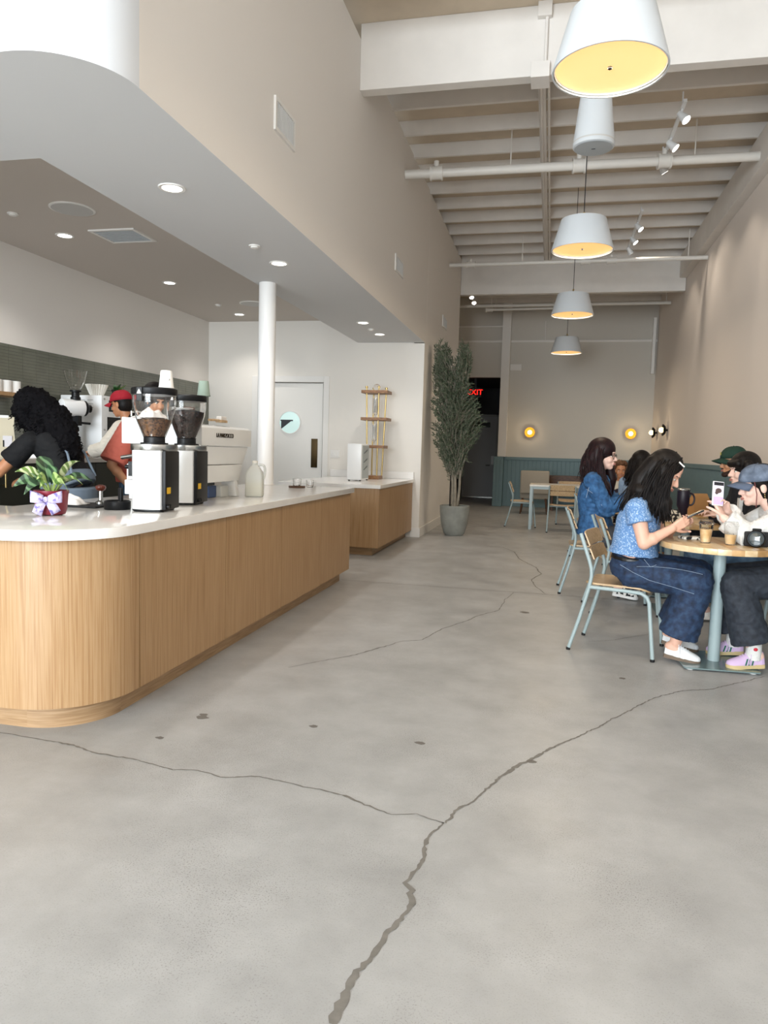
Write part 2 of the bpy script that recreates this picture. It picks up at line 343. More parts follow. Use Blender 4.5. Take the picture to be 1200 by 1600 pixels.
# ------------------------------------------------------------------ text helper
def text_mesh(txt, size, m, name, parent, mw, ext=.002, align='CENTER'):
    cu = bpy.data.curves.new(name, 'FONT'); cu.body = txt; cu.size = size; cu.extrude = ext; cu.align_x = align; cu.align_y = 'CENTER'
    tmp = bpy.data.objects.new('tmp', cu); COL.objects.link(tmp)
    me = bpy.data.meshes.new_from_object(tmp.evaluated_get(bpy.context.evaluated_depsgraph_get()))
    bpy.data.objects.remove(tmp); bpy.data.curves.remove(cu)
    me.transform(mw); me.materials.clear(); me.materials.append(m)
    o = bpy.data.objects.new(name, me); COL.objects.link(o); o.parent = parent; return o
FACE_MY = M(((1, 0, 0, 0), (0, 0, -1, 0), (0, 1, 0, 0), (0, 0, 0, 1)))          # text readable from -Y
FACE_PX = M(((0, 0, 1, 0), (1, 0, 0, 0), (0, 1, 0, 0), (0, 0, 0, 1)))           # text readable from +X

# ------------------------------------------------------------------ wall panelling (beadboard)
def wains(name, label, axis, a0, a1, pos, x_out, zt=1.13):
    n = round((a1-a0)/.098); wdt = (a1-a0)/n
    if axis == 'x': base = MB().box((a0, pos-.012, 0), (a1, pos, zt))
    else: base = MB().box((pos-.012, a0, 0), (pos, a1, zt))
    root = struct(base, name, TEAL, label)
    if axis == 'x':
        MB().box((a0, pos-.045, zt), (a1, pos, zt+.07)).build('cap_rail', TEAL, root, False, bevel=.006)
        MB().box((a0, pos-.035, 0), (a1, pos-.012, .12)).build('base_board', TEAL, root, False, bevel=.004)
        bd = MB().box((-wdt/2+.004, -.012, .12), (wdt/2-.004, 0, zt)).build('board', TEAL, root, False, bevel=.004)
    else:
        MB().box((pos-.045, a0, zt), (pos, a1, zt+.07)).build('cap_rail', TEAL, root, False, bevel=.006)
        MB().box((pos-.035, a0, 0), (pos-.012, a1, .12)).build('base_board', TEAL, root, False, bevel=.004)
        bd = MB().box((-.012, -wdt/2+.004, .12), (0, wdt/2-.004, zt)).build('board', TEAL, root, False, bevel=.004)
    for i in range(n):
        o = bd if i == 0 else bd.copy()
        if i: COL.objects.link(o); o.parent = root
        o.location = (a0+wdt*(i+.5), pos-.012, 0) if axis == 'x' else (pos-.012, a0+wdt*(i+.5), 0)
    return root
wains('trim_1', 'teal beadboard panelling along the far wall', 'x', -1.10, RX-.05, BY, 0)
wains('trim_2', 'teal beadboard panelling along the right wall', 'y', 3.5, BY-.05, RX, 0)
r_ = struct(MB().box((-1.33, 17.78, 0), (-1.10, BY, 1.2)), 'trim_3', TEAL, 'teal panelled end post beside the dark doorway', bevel=.006)
for x in (-1.29, -1.21, -1.13): MB().box((x-.033, 17.77, .12), (x+.033, 17.78, 1.13)).build('board', TEAL, r_, False, bevel=.003)
struct(MB().box((-1.25, 17.86, 1.2), (-1.05, BY, ZD-.12)), 'trim_4', WALL, 'beige boxed post on the far wall', bevel=.008)
struct(MB().box((-3.6, BY-.03, 3.94), (RX, BY, 3.99)).box((-3.6, BY-.03, 4.3), (-1.25, BY, 4.34)), 'trim_5', WALL, 'thin ledge across the top of the far wall', bevel=.006)
MB().box((-1.04, BY-.06, 3.27), (-.77, BY, 3.42)).build('o', WALL, None, False, bevel=.008)
o = bpy.data.objects['o']; o.name = 'junction_box'; tag(o, 'flat beige junction box high on the far wall', 'junction box')
o = MB().box((RX-.12, 17.9, 3.2), (RX-.05, BY, 4.47)).build('cable_cover', TRIMW, None, False, bevel=.006); tag(o, 'white vertical cable cover in the far right corner', 'cable cover')
o = MB().tube([(-.25, BY-.03, 4.44), (-.25, BY-.03, 3.99)], .012).build('cable_conduit', WALL); tag(o, 'thin vertical conduit down the far wall', 'conduit')

# far doorway: steel door and exit sign
d = struct(MB().box((-2.45, 20.93, .02), (-1.52, 20.98, 2.3)), 'door_2', mat('grey_steel_door', 'b9bbbe', .5), 'grey steel door at the end of the dark corridor', bevel=.004)
MB().box((-1.64, 20.88, .95), (-1.56, 20.93, 1.2)).build('lock_box', WHITE_MET, d, False, bevel=.006)
MB().tube([(-1.66, 20.86, .93), (-1.78, 20.86, .93)], .012).build('lever_handle', STEEL, d)
MB().box((-2.2, 20.86, 2.0), (-1.7, 20.93, 2.14)).build('door_closer', BLACK, d, False, bevel=.01)
MB().box((-2.46, 20.9, 0), (-1.52, 20.94, .03)).build('threshold', STEEL, d, False)
struct(MB().box((-1.52, 20.9, 0), (-1.46, 20.99, 2.36)).box((-2.5, 20.9, 2.3), (-1.46, 20.99, 2.36)), 'trim_6', mat('steel_frame_grey', 'a7a8a8', .5), 'pale frame of the corridor door')
t = thing('exit_sign', 'red lit EXIT sign in the dark doorway', 'exit sign', (-1.9, 18.3, 2.66))
MB().box((-.15, -.03, -.02), (.17, .02, .22)).build('housing', BLACK, t, False, bevel=.008)
text_mesh('EXIT', .185, mat('red_exit_glow', 'ff2a20', .5, emit='ff1a10', es=2.2), 'lettering', t, M.Translation((.01, -.034, .1)) @ FACE_MY)
MB().box((-.02, -.02, .22), (.04, .02, .45)).build('bracket', BLACK, t, False)

# ------------------------------------------------------------------ bar end wall: swing door, switches
d = struct(MB().box((DW[0]+.02, JY+.03, .01), (DW[1]-.02, JY+.08, DW[2]-.02)), 'door_1', mat('door_white', 'efede8', .5), 'white swing door with round window behind the bar', bevel=.003)
MB().lathe([(.165, 0), (.165, .012)], (-3.92, JY+.03, 1.66), 32, axis=(0, -1, 0)).build('porthole_pane', mat('porthole_glass', 'cfe6e2', .05, spec=.8, emit='bfe0dc', es=.35), d)  # weak emission in the pane stands in for the lit room behind
ring = MB(); ring.loft([[V((-3.92+r*cos(a*pi/18), JY+.03-y, 1.66+r*sin(a*pi/18))) for a in range(36)] for r, y in ((.165, 0), (.165, .02), (.178, .02), (.178, 0))], False, False); ring.build('porthole_ring', TRIMW, d)
MB().box((-4.07, JY+.014, 1.68), (-3.87, JY+.017, 1.70)).hexa([(-4.06, JY+.013, 1.58), (-4.055, JY+.013, 1.56), (-4.055, JY+.017, 1.56), (-4.06, JY+.017, 1.58), (-4.06, JY+.013, 1.68), (-3.9, JY+.013, 1.68), (-3.9, JY+.017, 1.68), (-4.06, JY+.017, 1.68)]).build('shelf_reflection', mat('dark_reflection', '30353a', .5), d, False)  # a shelf's reflection, painted as flat dark pieces in front of the pane
MB().box((-3.57, JY+.018, .98), (-3.47, JY+.03, 1.42)).build('push_plate', mat('polished_bronze', '4a3c28', .15, 1), d, False, bevel=.002)
ca = MB()
ca.box((DW[0]-.09, JY-.02, 0), (DW[0], JY, DW[2]+.09)).box((DW[1], JY-.02, 0), (DW[1]+.09, JY, DW[2]+.09)).box((DW[0], JY-.02, DW[2]), (DW[1], JY, DW[2]+.09))
struct(ca, 'trim_7', TRIMW, 'white casing round the swing door', bevel=.003)
t = thing('light_switch', 'white light switch plate beside the swing door', 'switch', (-3.18, JY, 1.2))
MB().box((-.075, -.008, -.06), (.075, 0, .06)).build('plate', TRIMW, t, False, bevel=.003)
for x in (-.045, 0, .045): MB().box((x-.015, -.014, -.035), (x+.015, -.007, .035)).build('rocker', PORC, t, False, bevel=.002)
# round column
t = thing('column', 'round white steel column standing at the counter', 'column', (-2.745, 6.79, .906))
MB().lathe([(.083, 0), (.083, ZB-.906)], n=40).build('shaft', mat('white_column_paint', 'ecebe9', .4), t)
MB().lathe([(.087, 0), (.087, .008)], n=40).build('sealant_ring', TRIMW, t)

# ------------------------------------------------------------------ ceiling fittings
def downlight(x, y, z, label, group, e):
    t = thing('downlight', label, 'downlight', (x, y, z), 0, group)
    MB().lathe([(.062, -.001), (.062, -.006), (.08, -.007), (.084, -.002), (.084, 0)], n=28, cap0=False, cap1=False).build('trim_ring', TRIMW, t)
    MB().lathe([(.062, -.0045), (.02, -.0055)], n=28).build('lens', DOWN, t)
    light('downlight_beam', 'SPOT', (0, 0, -.02), e, NEUT, (0, 0, 0), t, spot_size=radians(115), spot_blend=.8, shadow_soft_size=.06)
for i, y in enumerate((4.235, 6.06, 8.96, 9.86)): downlight(-2.35, y, ZB-.001, ('nearest round downlight in the pale soffit', 'round soffit downlight just before the white column', 'second farthest round downlight in the pale soffit', 'farthest round downlight in the pale soffit')[i], 'soffit downlights', 32)
for i, y in enumerate((6.14, 8.06, 10.06)): downlight(-4.5, y, ZC-.001, ('nearest round downlight in the taupe bar ceiling', 'middle round downlight in the taupe bar ceiling', 'farthest round downlight in the taupe bar ceiling')[i], 'bar ceiling downlights', 40)
for x, y, z, l in ((-2.35, 5.525, ZB, 'small white detector disc in soffit before the column'), (-2.37, 9.45, ZB, 'small white detector disc between the two far soffit downlights'), (-4.53, 5.5, ZC, 'small white detector disc at left of bar ceiling'), (-4.5, 9.37, ZC, 'small white detector disc near the far end of bar ceiling')):
    t = thing('smoke_detector', l, 'detector', (x, y, z), 0, 'small ceiling detectors')
    MB().lathe([(.045, 0), (.045, -.008)], n=24).build('cover', TRIMW, t); MB().lathe([(.03, -.008), (.03, -.018), (.026, -.02)], n=24).build('disc', TRIMW, t)
GRILLE = mat('grey_speaker_grille', 'c9c8c5', .6, bump=.3, bscale=900)
for x, y, l in ((-3.93, 5.46, 'large round speaker in the bar ceiling'), (-3.98, 9.33, 'round ceiling speaker partly behind the white column')):
    t = thing('ceiling_speaker', l, 'speaker', (x, y, ZC), 0, 'ceiling speakers')
    MB().lathe([(.18, 0), (.18, -.006), (.165, -.01)], n=40).build('rim', TRIMW, t); MB().lathe([(.163, -.0105), (.05, -.012)], n=40).build('grille', GRILLE, t)
t = thing('ceiling_vent', 'square white air vent in the bar ceiling', 'vent', (-3.94, 6.21, ZC))
MB().box((-.23, -.2, -.012), (.23, -.17, 0)).box((-.23, .17, -.012), (.23, .2, 0)).box((-.23, -.17, -.012), (-.2, .17, 0)).box((.2, -.17, -.012), (.23, .17, 0)).build('frame', TRIMW, t, False)
for i in range(9): MB().box((-.2, -.155+i*.038, -.01), (.2, -.143+i*.038, -.002)).build('slat', mat('vent_grey', 'b9bdc0', .5), t, False)
MB().box((-.2, -.17, -.001), (.2, .17, .0)).build('backing', mat('vent_dark', '8b8f93', .6), t, False)
VG = mat('vent_shadow', '3f434a', .6)
for (y0, y1, z0, z1, l, k) in ((4.66, 5.04, 3.345, 3.56, 'nearest white air grille high on the bulkhead wall', 11), (8.46, 8.91, 3.36, 3.55, 'middle white air grille on the bulkhead wall', 11), (12.27, 12.75, 3.36, 3.55, 'farthest white air grille on the bulkhead wall', 11)):
    t = thing('wall_vent', l, 'vent', (WX, (y0+y1)/2, (z0+z1)/2), 0, 'bulkhead air grilles'); a = (y1-y0)/2; b = (z1-z0)/2
    MB().box((0, -a, -b), (.015, -a+.025, b)).box((0, a-.025, -b), (.015, a, b)).box((0, -a+.025, b-.025), (.015, a-.025, b)).box((0, -a+.025, -b), (.015, a-.025, -b+.025)).build('frame', TRIMW, t, False)
    MB().box((0, -a+.025, -b+.025), (.002, a-.025, b-.025)).build('backing', VG, t, False)
    for i in range(k):
        y = -a+.035+(2*a-.07)*(i+.5)/k; MB().hexa([(.003, y-.004, -b+.025), (.013, y-.002, -b+.025), (.013, y+.004, -b+.025), (.003, y+.002, -b+.025), (.003, y-.004, b-.025), (.013, y-.002, b-.025), (.013, y+.004, b-.025), (.003, y+.002, b-.025)]).build('slat', WHITE_MET, t, False)
# pendant lamps
BLKCORD = mat('black_cord', '17181a', .6)
def pendant(x, y, z, label, e):
    t = thing('pendant_lamp', label, 'pendant lamp', (x, y, z), 0, 'white drum pendant lamps')
    MB().lathe([(.287, .012), (.2, .29), (.21, .3), (.218, .297), (.222, .285), (.3, .008), (.299, 0), (.29, 0)], n=56, cap0=False, cap1=False).lathe([(.212, .298), (.06, .304), (.02, .306)], n=56, cap0=False).build('shade', LAMPW, t)
    MB().lathe([(.286, .022), (.02, .024)], n=56).build('diffuser', GLOW, t)
    MB().lathe([(.012, .024), (.012, .012), (.004, .008)], n=12).build('finial', BLACK, t)
    MB().lathe([(.022, .305), (.022, .33), (.012, .345), (.012, .37)], n=16).build('brass_socket', BRASS, t)
    MB().tube([(.0, 0, .37), (0, 0, ZD-z)], .0045, 6).build('cord', BLKCORD, t)
    for a in (0, 2*pi/3, 4*pi/3): MB().tube([(.2*cos(a), .2*sin(a), .3), (.015*cos(a), .015*sin(a), .335)], .003, 6).build('stay', BLACK, t)
    light('pendant_glow', 'AREA', (0, 0, .018), e, (1, .82, .6), (0, 0, 0), t, shape='DISK', size=.5)
for y, l in ((4.2, 'white drum pendant lamp nearest the camera, cut by the frame'), (7.63, 'white drum pendant lamp below the hanging speaker'), (11.05, 'white drum pendant lamp over the far tables, second farthest'), (15.05, 'farthest and smallest white drum pendant lamp')):
    pendant(.212, y, 3.29 if y > 5 else 3.31, l, 18)
t = thing('hanging_speaker', 'white bullet shaped speaker hanging behind the nearest pendant', 'speaker', (.209, 5.93, 3.60))
MB().lathe([(.142, .0), (.152, .006), (.153, .03), (.112, .40), (.1, .418), (.03, .424)], n=44).build('body', LAMPW, t)
MB().lathe([(.14, -.004), (.02, -.008)], n=44).build('grille', mat('speaker_grille', 'b3b9bd', .6, bump=.3, bscale=700), t)
MB().lathe([(.154, .03), (.155, .036), (.153, .042)], n=44, cap0=False, cap1=False).build('seam_ring', GRILLE, t)
MB().box((-.014, -.009, -.011), (.014, -.004, -.006)).build('badge', BLACK, t, False)
MB().tube([(0, 0, .42), (0, 0, ZD-3.6)], .004, 6).build('cable', WHITE_MET, t)
# track lights
def track(x, y0, y1, z, heads, label):
    t = thing('track_light', label, 'track light', (x, y0, z), 0, 'ceiling track lights')
    MB().box((-.018, 0, 0), (.018, y1-y0, .03)).build('track', WHITE_MET, t, False)
    for k in (.1, .9): MB().cone((0, (y1-y0)*k, .03), (0, (y1-y0)*k, 4.975-z), .008).build('hanger', WHITE_MET, t)
    for y, dirv in heads:
        y -= y0; dv = V(dirv).normalized(); c = V((0, y, -.07))
        h = MB().cone(c-dv*.05, c+dv*.07, .028, .05, 20).cone((0, y, 0), c-dv*.03, .012).build('lamp_head', WHITE_MET, t)
        MB().lathe([(.044, 0), (.01, .001)], c+dv*.0712, 20, axis=dv).build('lens', DOWN, h)
        light('track_beam', 'SPOT', c+dv*.09, 20, (1, .88, .74), dv.to_track_quat('-Z', 'Y').to_euler(), t, spot_size=radians(80), spot_blend=.6, shadow_soft_size=.04)
track(1.14, 8.0, 9.7, 4.80, [(8.15, (.55, -.35, -.75)), (8.85, (.7, -.2, -.7)), (9.5, (.5, .3, -.8))], 'white track with three spotlights near the thick pipe')
track(1.14, 11.5, 13.4, 4.85, [(12.0, (.6, -.3, -.75)), (12.7, (.6, -.2, -.75)), (13.3, (.5, .3, -.8))], 'white track with three spotlights before the second beam')
track(-1.78, 15.6, 16.4, 4.65, [(15.7, (.2, -.5, -.85)), (16.25, (.1, -.5, -.85))], 'white track with two spotlights beyond the bulkhead wall')
# wall lamps
def sconce(loc, ax, label, face):
    t = thing('wall_lamp', label, 'wall lamp', loc, 0, 'round globe wall lamps'); a = V(ax)
    MB().cone((0, 0, 0), a*.05, .02).build('mount', BLACK, t)
    MB().lathe([(.02, .03), (.08, .045), (.115, .08), (.12, .10)] , (0, 0, 0), 32, False, False, a).build('dish', BLACK if face == 'side' else mat('amber_dish', 'c9962c', .4, emit='d08a10', es=.35), t)
    MB().ell(a*.115, .055).build('globe', mat('globe_glow', 'fff4d8', .4, emit='ffe0a0', es=3.0), t)
    light('wall_lamp_glow', 'POINT', a*.22, 1.6, (1, .78, .5), (0, 0, 0), t, shadow_soft_size=.05)
sconce((-.51, BY, 1.8), (0, -1, 0), 'amber wall lamp on far wall nearest the dark doorway', 'front')
sconce((1.8, BY, 1.82), (0, -1, 0), 'amber wall lamp on far wall nearest the right corner', 'front')
sconce((RX, 17.2, 1.83), (-1, 0, 0), 'black dish wall lamp on right wall, nearer the far corner', 'side')
sconce((RX, 15.7, 1.84), (-1, 0, 0), 'black dish wall lamp on right wall, farther from the corner', 'side')

# ------------------------------------------------------------------ service counter
ct = thing('service_counter', 'oak clad service counter with rounded corner', 'counter', (0, 0, 0))
def wrap(off, x_end, y_end):   # outer outline offset inward from the top's edge
    X0, Y0, R = -1.872-off, 2.668+off, .375-off
    return [(x_end, Y0)] + arc2(X0-R, Y0+R, R, -90, 0, 20) + [(X0, y_end)]
def clad(pts, z0, z1, th, name, m):
    A = [V((x, y, 0)) for x, y in pts]; I = []
    for i, p in enumerate(A):
        t_ = (A[min(i+1, len(A)-1)]-A[max(i-1, 0)]).normalized(); I.append(p+V((-t_.y, t_.x, 0))*th)
    rings = [[V((a.x, a.y, z0)), V((a.x, a.y, z1)), V((b.x, b.y, z1)), V((b.x, b.y, z0))] for a, b in zip(A, I)]
    return MB().loft(rings).build(name, m, ct, True, 30)
full = wrap(0, -5.2, 6.83)
g = .0025
clad([(-3.75, full[0][1]), (full[1][0]-.07-g, full[0][1])], .11, .857, .02, 'panel', OAK)
clad([(-5.2, full[0][1]), (-3.75-g*2, full[0][1])], .11, .857, .02, 'panel', OAK)
clad([(full[1][0]-.07+g, full[0][1])]+full[1:-1]+[(full[-1][0], 3.08)], .11, .857, .02, 'curved_panel', OAK)
ysm = [3.085, 4.03, 4.97, 5.9, 6.83]
for a, b in zip(ysm, ysm[1:]): clad([(full[-1][0], a+g), (full[-1][0], b-g)], .11, .857, .02, 'panel', OAK)
MB().box((-2.9, 6.81, .11), (-1.895, 6.83, .857)).build('end_panel', OAK, ct, False)
kk = wrap(.075, -5.2, 6.76)
clad(kk[:3], .0, .112, .02, 'kick_panel', OAKD); clad(kk[2:-1], .0, .112, .02, 'kick_panel', OAKD); clad(kk[-2:], 0, .112, .02, 'kick_panel', OAKD)
MB().box((-2.9, 6.74, 0), (-1.965, 6.76, .11)).build('kick_panel', OAKD, ct, False)
CAB = mat('dark_olive_laminate', '23271f', .5)
MB().box((-2.9, 3.5, .1), (-2.88, 6.81, .857)).box((-5.2, 3.48, .1), (-2.88, 3.5, .857)).build('back_panel', CAB, ct, False)
to = [(-5.2, 2.595)] + arc2(-1.845-.40, 2.595+.40, .40, -90, 0, 24) + [(-1.845, 6.86), (-2.95, 6.86), (-2.95, 3.55), (-5.2, 3.55)]
o = MB().prism(to, .858, .905).build('countertop', QUARTZ, None, True, 30, bevel=.004); tag(o, 'glossy white countertop with rounded front corner', 'countertop')
# second counter
c2 = thing('end_counter', 'oak cabinet against the white end wall below the drip tower', 'counter', (-1.97, 8.47, 0))
MB().box((-1.25, 0, .1), (0, .02, .815)).build('front_panel', OAK, c2, False)
MB().box((-.02, .022, .1), (0, 2.16, .815)).build('side_panel', OAK, c2, False)
MB().box((-1.2, .08, 0), (-.09, .1, .1)).build('kick_panel', OAKD, c2, False); MB().box((-.11, .1, 0), (-.09, 2.16, .1)).build('kick_panel', OAKD, c2, False)
MB().box((-1.25, .02, .1), (-.03, 2.16, .8)).build('carcass', CAB, c2, False)
o = MB().box((-3.24, 8.44, .816), (-1.95, 10.63, .86)).build('countertop', QUARTZ, None, False, bevel=.004); tag(o, 'white countertop of the small oak end cabinet', 'countertop')
o = MB().box((-3.24, 10.612, .861), (-1.955, 10.645, .965)).build('upstand', QUARTZ, None, False, bevel=.003); tag(o, 'low white quartz upstand along the end wall', 'backsplash')
# back counter: cabinet units and worktop
y = 4.0; k = 0
CABL = ['leftmost dark cabinet under the back worktop', 'dark cabinet behind the curly haired barista', 'dark cabinet with two brass handles left of the red capped barista', 'dark cabinet behind the red capped barista', 'dark cabinet behind the espresso machine', 'farthest dark cabinet along the back wall']
for k in range(6):
    y0 = 4.0+.93*k
    t = thing('base_cabinet', CABL[k], 'cabinet', (-4.63, y0, 0), 0, 'dark cabinets along the back wall')
    MB().box((-.6, 0, .1), (-.02, .928, 1.065)).build('body', CAB, t, False)
    MB().box((-.56, 0, 0), (-.08, .928, .1)).build('plinth', BLACK, t, False)
    for s_ in (0, 1):
        dr = MB().box((-.02, .003+.464*s_, .11), (0, .461+.464*s_, 1.055)).build('door', CAB, t, False, bevel=.002)
        yy = .405 if s_ == 0 else .523
        MB().cone((.03, yy, .86), (.03, yy, 1.03), .008).cone((0, yy, .88), (.03, yy, .88), .006).cone((0, yy, 1.01), (.03, yy, 1.01), .006).build('handle', BRASS, dr)
o = MB().box((-5.26, 3.95, 1.066), (-4.6, 9.6, 1.11)).build('worktop', mat('pale_worktop', 'cfcac2', .25), None, False, bevel=.004); tag(o, 'pale worktop on the dark back cabinets', 'worktop')
# backsplash tiles
TILE = mat('olive_glazed_tile', '6b6d62', .16, noise_amt=.10, nscale=5, spec=.6)
wt = struct(MB().box((LX, 3.9, 1.11), (LX+.004, JY, 2.215)), 'trim_8', mat('tile_grout', '3c3e39', .8), 'olive green glazed tile splashback')
tm = MB(); rows, cw = 35, .2
rnd = random.Random(4)
for r in range(rows):
    z0 = 1.112+r*.0315
    yy = 3.9
    while yy < JY-.01:
        y1 = min(yy+cw, JY-.003); tl = rnd.uniform(-.0012, .0012); dx = .008+rnd.uniform(0, .0012)
        tm.hexa([(LX+.004, yy+.0015, z0), (LX+dx+tl, yy+.0015, z0), (LX+dx+tl, y1-.0015, z0), (LX+.004, y1-.0015, z0), (LX+.004, yy+.0015, z0+.029), (LX+dx-tl, yy+.0015, z0+.029), (LX+dx-tl, y1-.0015, z0+.029), (LX+.004, y1-.0015, z0+.029)])
        yy += cw
tm.build('tiles', TILE, wt, False, kind='stuff')
# ------------------------------------------------------------------ olive tree in concrete pot
CONC = mat('cast_concrete_pot', '8f918b', .8, noise_amt=.18, nscale=7, bump=.15, bscale=40)
t = thing('olive_tree_pot', 'tapered grey concrete planter against the beige wall', 'planter', (-1.40, 11.18, 0))
MB().lathe([(.13, 0), (.16, .03), (.205, .18), (.225, .36), (.228, .455), (.222, .462), (.205, .46), (.2, .40)], n=40, cap1=False).build('shell', CONC, t)
MB().lathe([(.204, .405), (.1, .42), (.02, .425)], n=32).build('soil', mat('potting_soil', '2b241d', .95, bump=.6, bscale=80), t)
tr = thing('olive_tree', 'tall slender olive tree with dense grey green crown', 'tree', (-1.40, 11.18, .428))
BARK = mat('olive_bark', '8d8577', .85, noise_amt=.2, nscale=14)
rnd = random.Random(11)
stems = [bez((-.03, 0, 0), (-.05, 0, .4), (-.06, .0, .9), (-.18, .02, 1.55), 12), bez((.02, .02, 0), (.1, .02, .3), (.03, 0, .8), (.06, -.02, 1.7), 12), bez((.0, -.02, 0), (.02, -.03, .5), (-.1, -.02, 1.2), (-.02, -.05, 2.2), 12)]
for sp in stems: MB().tube(sp, [.024*(1-.6*i/12) for i in range(13)], 8).build('stem', BARK, tr)
MB().cone((-.08, .03, -.02), (-.09, .03, 1.55), .013).build('stake', mat('dark_stake', '2d2722', .8), tr)
CROWN = [(.55, -.1, .04), (.78, -.28, .11), (1.03, -.38, .35), (1.27, -.42, .46), (1.42, -.42, .38), (1.81, -.42, .22), (2.11, -.42, .16), (2.46, -.37, .12), (2.56, -.34, .06)]   # height, left and right reach read from the photograph
def crown(z):
    for (a, l0, r0), (b, l1, r1) in zip(CROWN, CROWN[1:]):
        if a <= z <= b: f = (z-a)/(b-a); return l0+(l1-l0)*f, r0+(r1-r0)*f
    return None
br = MB(); lf = MB()
def leaf(p, d, n, L, wd):
    if p.x < -.42 or p.x+d.x*L < -.44: return
    s_ = d.cross(n).normalized()*wd; m_ = p+d*L*.45+n*L*.06
    lf.add([p, m_-s_, p+d*L, m_+s_, m_+n*wd*.3], [(0, 1, 4), (1, 2, 4), (2, 3, 4), (3, 0, 4)])
def twig(p0, p1, nl):
    p1 = V((max(p1.x, -.40), p1.y, p1.z))
    pts = bez(p0, p0.lerp(p1, .3)+V((rnd.uniform(-.05, .05), rnd.uniform(-.05, .05), .03)), p0.lerp(p1, .7)+V((0, 0, .05)), p1, 6)
    br.tube(pts, [.005*(1-.7*i/6)+.001 for i in range(7)], 5)
    for k in range(nl):
        q = rnd.random()**.7; i = min(5, int(q*6)); p = pts[i].lerp(pts[i+1], q*6-i); d0 = (pts[i+1]-pts[i]).normalized()
        d = (d0*.8+V((rnd.gauss(0, .6), rnd.gauss(0, .6), rnd.gauss(.2, .5)))).normalized(); leaf(p, d, d.orthogonal().normalized(), rnd.uniform(.045, .08), rnd.uniform(.006, .0105))
for i in range(760):
    z = rnd.uniform(.7, 2.5); l_, r_ = crown(z); c_, w_ = (l_+r_)/2, (r_-l_)/2
    a = rnd.uniform(0, 2*pi); q = math.sqrt(rnd.uniform(.02, 1)); x = c_+w_*q*cos(a); y = w_*q*sin(a)*.75-.03
    if z > 2.1 and -.20 < x < -.0: continue          # the gap between the two leaders
    p1 = V((x, y, z)); sp = stems[rnd.randrange(3)]; base = min(sp, key=lambda s: abs(s.z-(z-.35)))
    if base.z > z-.1: base = sp[6]
    p0 = base.lerp(p1, .35)+V((0, 0, -.05)); twig(p0, p1, 26)
for top in ((-.33, -.03, 2.55), (.06, -.05, 2.52), (.03, -.02, 2.42), (-.3, 0, 2.4), (-.34, -.05, 2.3), (.1, 0, 2.35), (.0, 0, 2.3)):
    for k in range(9): twig(V(top)+V((rnd.uniform(-.05, .05), rnd.uniform(-.06, .06), -.5)), V(top)+V((rnd.gauss(0, .05), rnd.gauss(0, .05), -.22*rnd.random())), 24)
for p in ((-.36, -.1, 1.25), (-.22, -.1, .85), (.2, -.05, .7), (-.1, -.1, .72)): twig(V((0, 0, .75)), V(p), 14)
br.build('branches', BARK, tr, kind='stuff')
lf.build('foliage', ramp_mat('olive_leaf', ['3c4636', '5b6650', '7e8a74'], 30, (1, 1, 1), .55, 2), tr, False, kind='stuff')

# ------------------------------------------------------------------ chairs
BOLT = mat('black_bolt', '191919', .4)
def make_chair(label, group):
    t = thing('dining_chair', label, 'chair', (0, 0, 0), 0, group)
    for s_ in (-1, 1):
        y = .212*s_; yf = .225*s_
        b = [(-.265, yf, .012), (-.205, y*1.03, .22), (-.155, y, .42), (-.142, y, .50), (-.145, y, .55), (-.16, y, .60), (-.225, y*.98, .775)]
        lg = MB().tube(b, .0125, 10).build('back_leg', STEELBLUE, t)
        MB().lathe([(.014, 0), (.0145, .014), (.0125, .018)], (-.267, yf, 0), 12).build('foot_cap', RUBBER, lg)
        f = [(-.15, y, .43)] + [(.10, y, .428)] + [(.17, y*1.01, .424), (.205, y*1.02, .405), (.222, y*1.03, .37), (.262, yf, .012)]
        lg = MB().tube(f, .0125, 10).build('front_leg', STEELBLUE, t)
        MB().lathe([(.014, 0), (.0145, .014), (.0125, .018)], (.262, yf, 0), 12).build('foot_cap', RUBBER, lg)
    for x in (-.10, .10): MB().tube([(x, -.21, .428), (x, .21, .428)], .009, 8).build('cross_bar', STEELBLUE, t)
    # moulded plywood seat
    def seat_z(x, y): return .452 - .010*(1-(y/.2)**2) - (max(0, x-.12)/.1)**2*.022 + (max(0, -x-.1)/.09)**2*.006
    nx, ny = 14, 10; top = []; bot = []
    for i in range(nx+1):
        x = -.185+.40*i/nx; hw = .2*(1-.10*(abs(x-.01)/.2)**6) - (.02 if i in (0, nx) else 0)
        top.append([V((x, -hw+2*hw*j/ny, seat_z(x, -hw+2*hw*j/ny)+.006)) for j in range(ny+1)]); bot.append([p-V((0, 0, .012)) for p in top[-1]])
    s_ = MB(); s_.loft([t_+b_[::-1] for t_, b_ in zip(top, bot)]); s_.build('seat', PLY, t, True, 50)
    for z0, z1 in ((.605, .685), (.693, .785)):
        rings = []
        for i in range(13):
            y = -.205+.41*i/12; bow = -.020*(1-(y/.205)**2)
            def bx(z): return -.147-(z-.6)*.375+bow
            e = .006 if i in (0, 12) else 0
            rings.append([V((bx(z0)+.012, y, z0+e)), V((bx(z1)+.012, y, z1-e)), V((bx(z1)+.022, y, z1-e)), V((bx(z0)+.022, y, z0+e))])
        sl = MB().loft(rings).build('back_slat', PLY, t, True, 40)
        for s2 in (-1, 1): MB().ell((-.147-((z0+z1)/2-.6)*.375+.002, s2*.19, (z0+z1)/2), .006, n=8, m=6).build('bolt', BOLT, sl)
    return t
ch0 = make_chair('pale plywood chair under the woman in blue floral top', 'plywood and blue grey steel chairs')
ch0.location = (.489, 5.045, 0); ch0.rotation_euler.z = radians(-15)
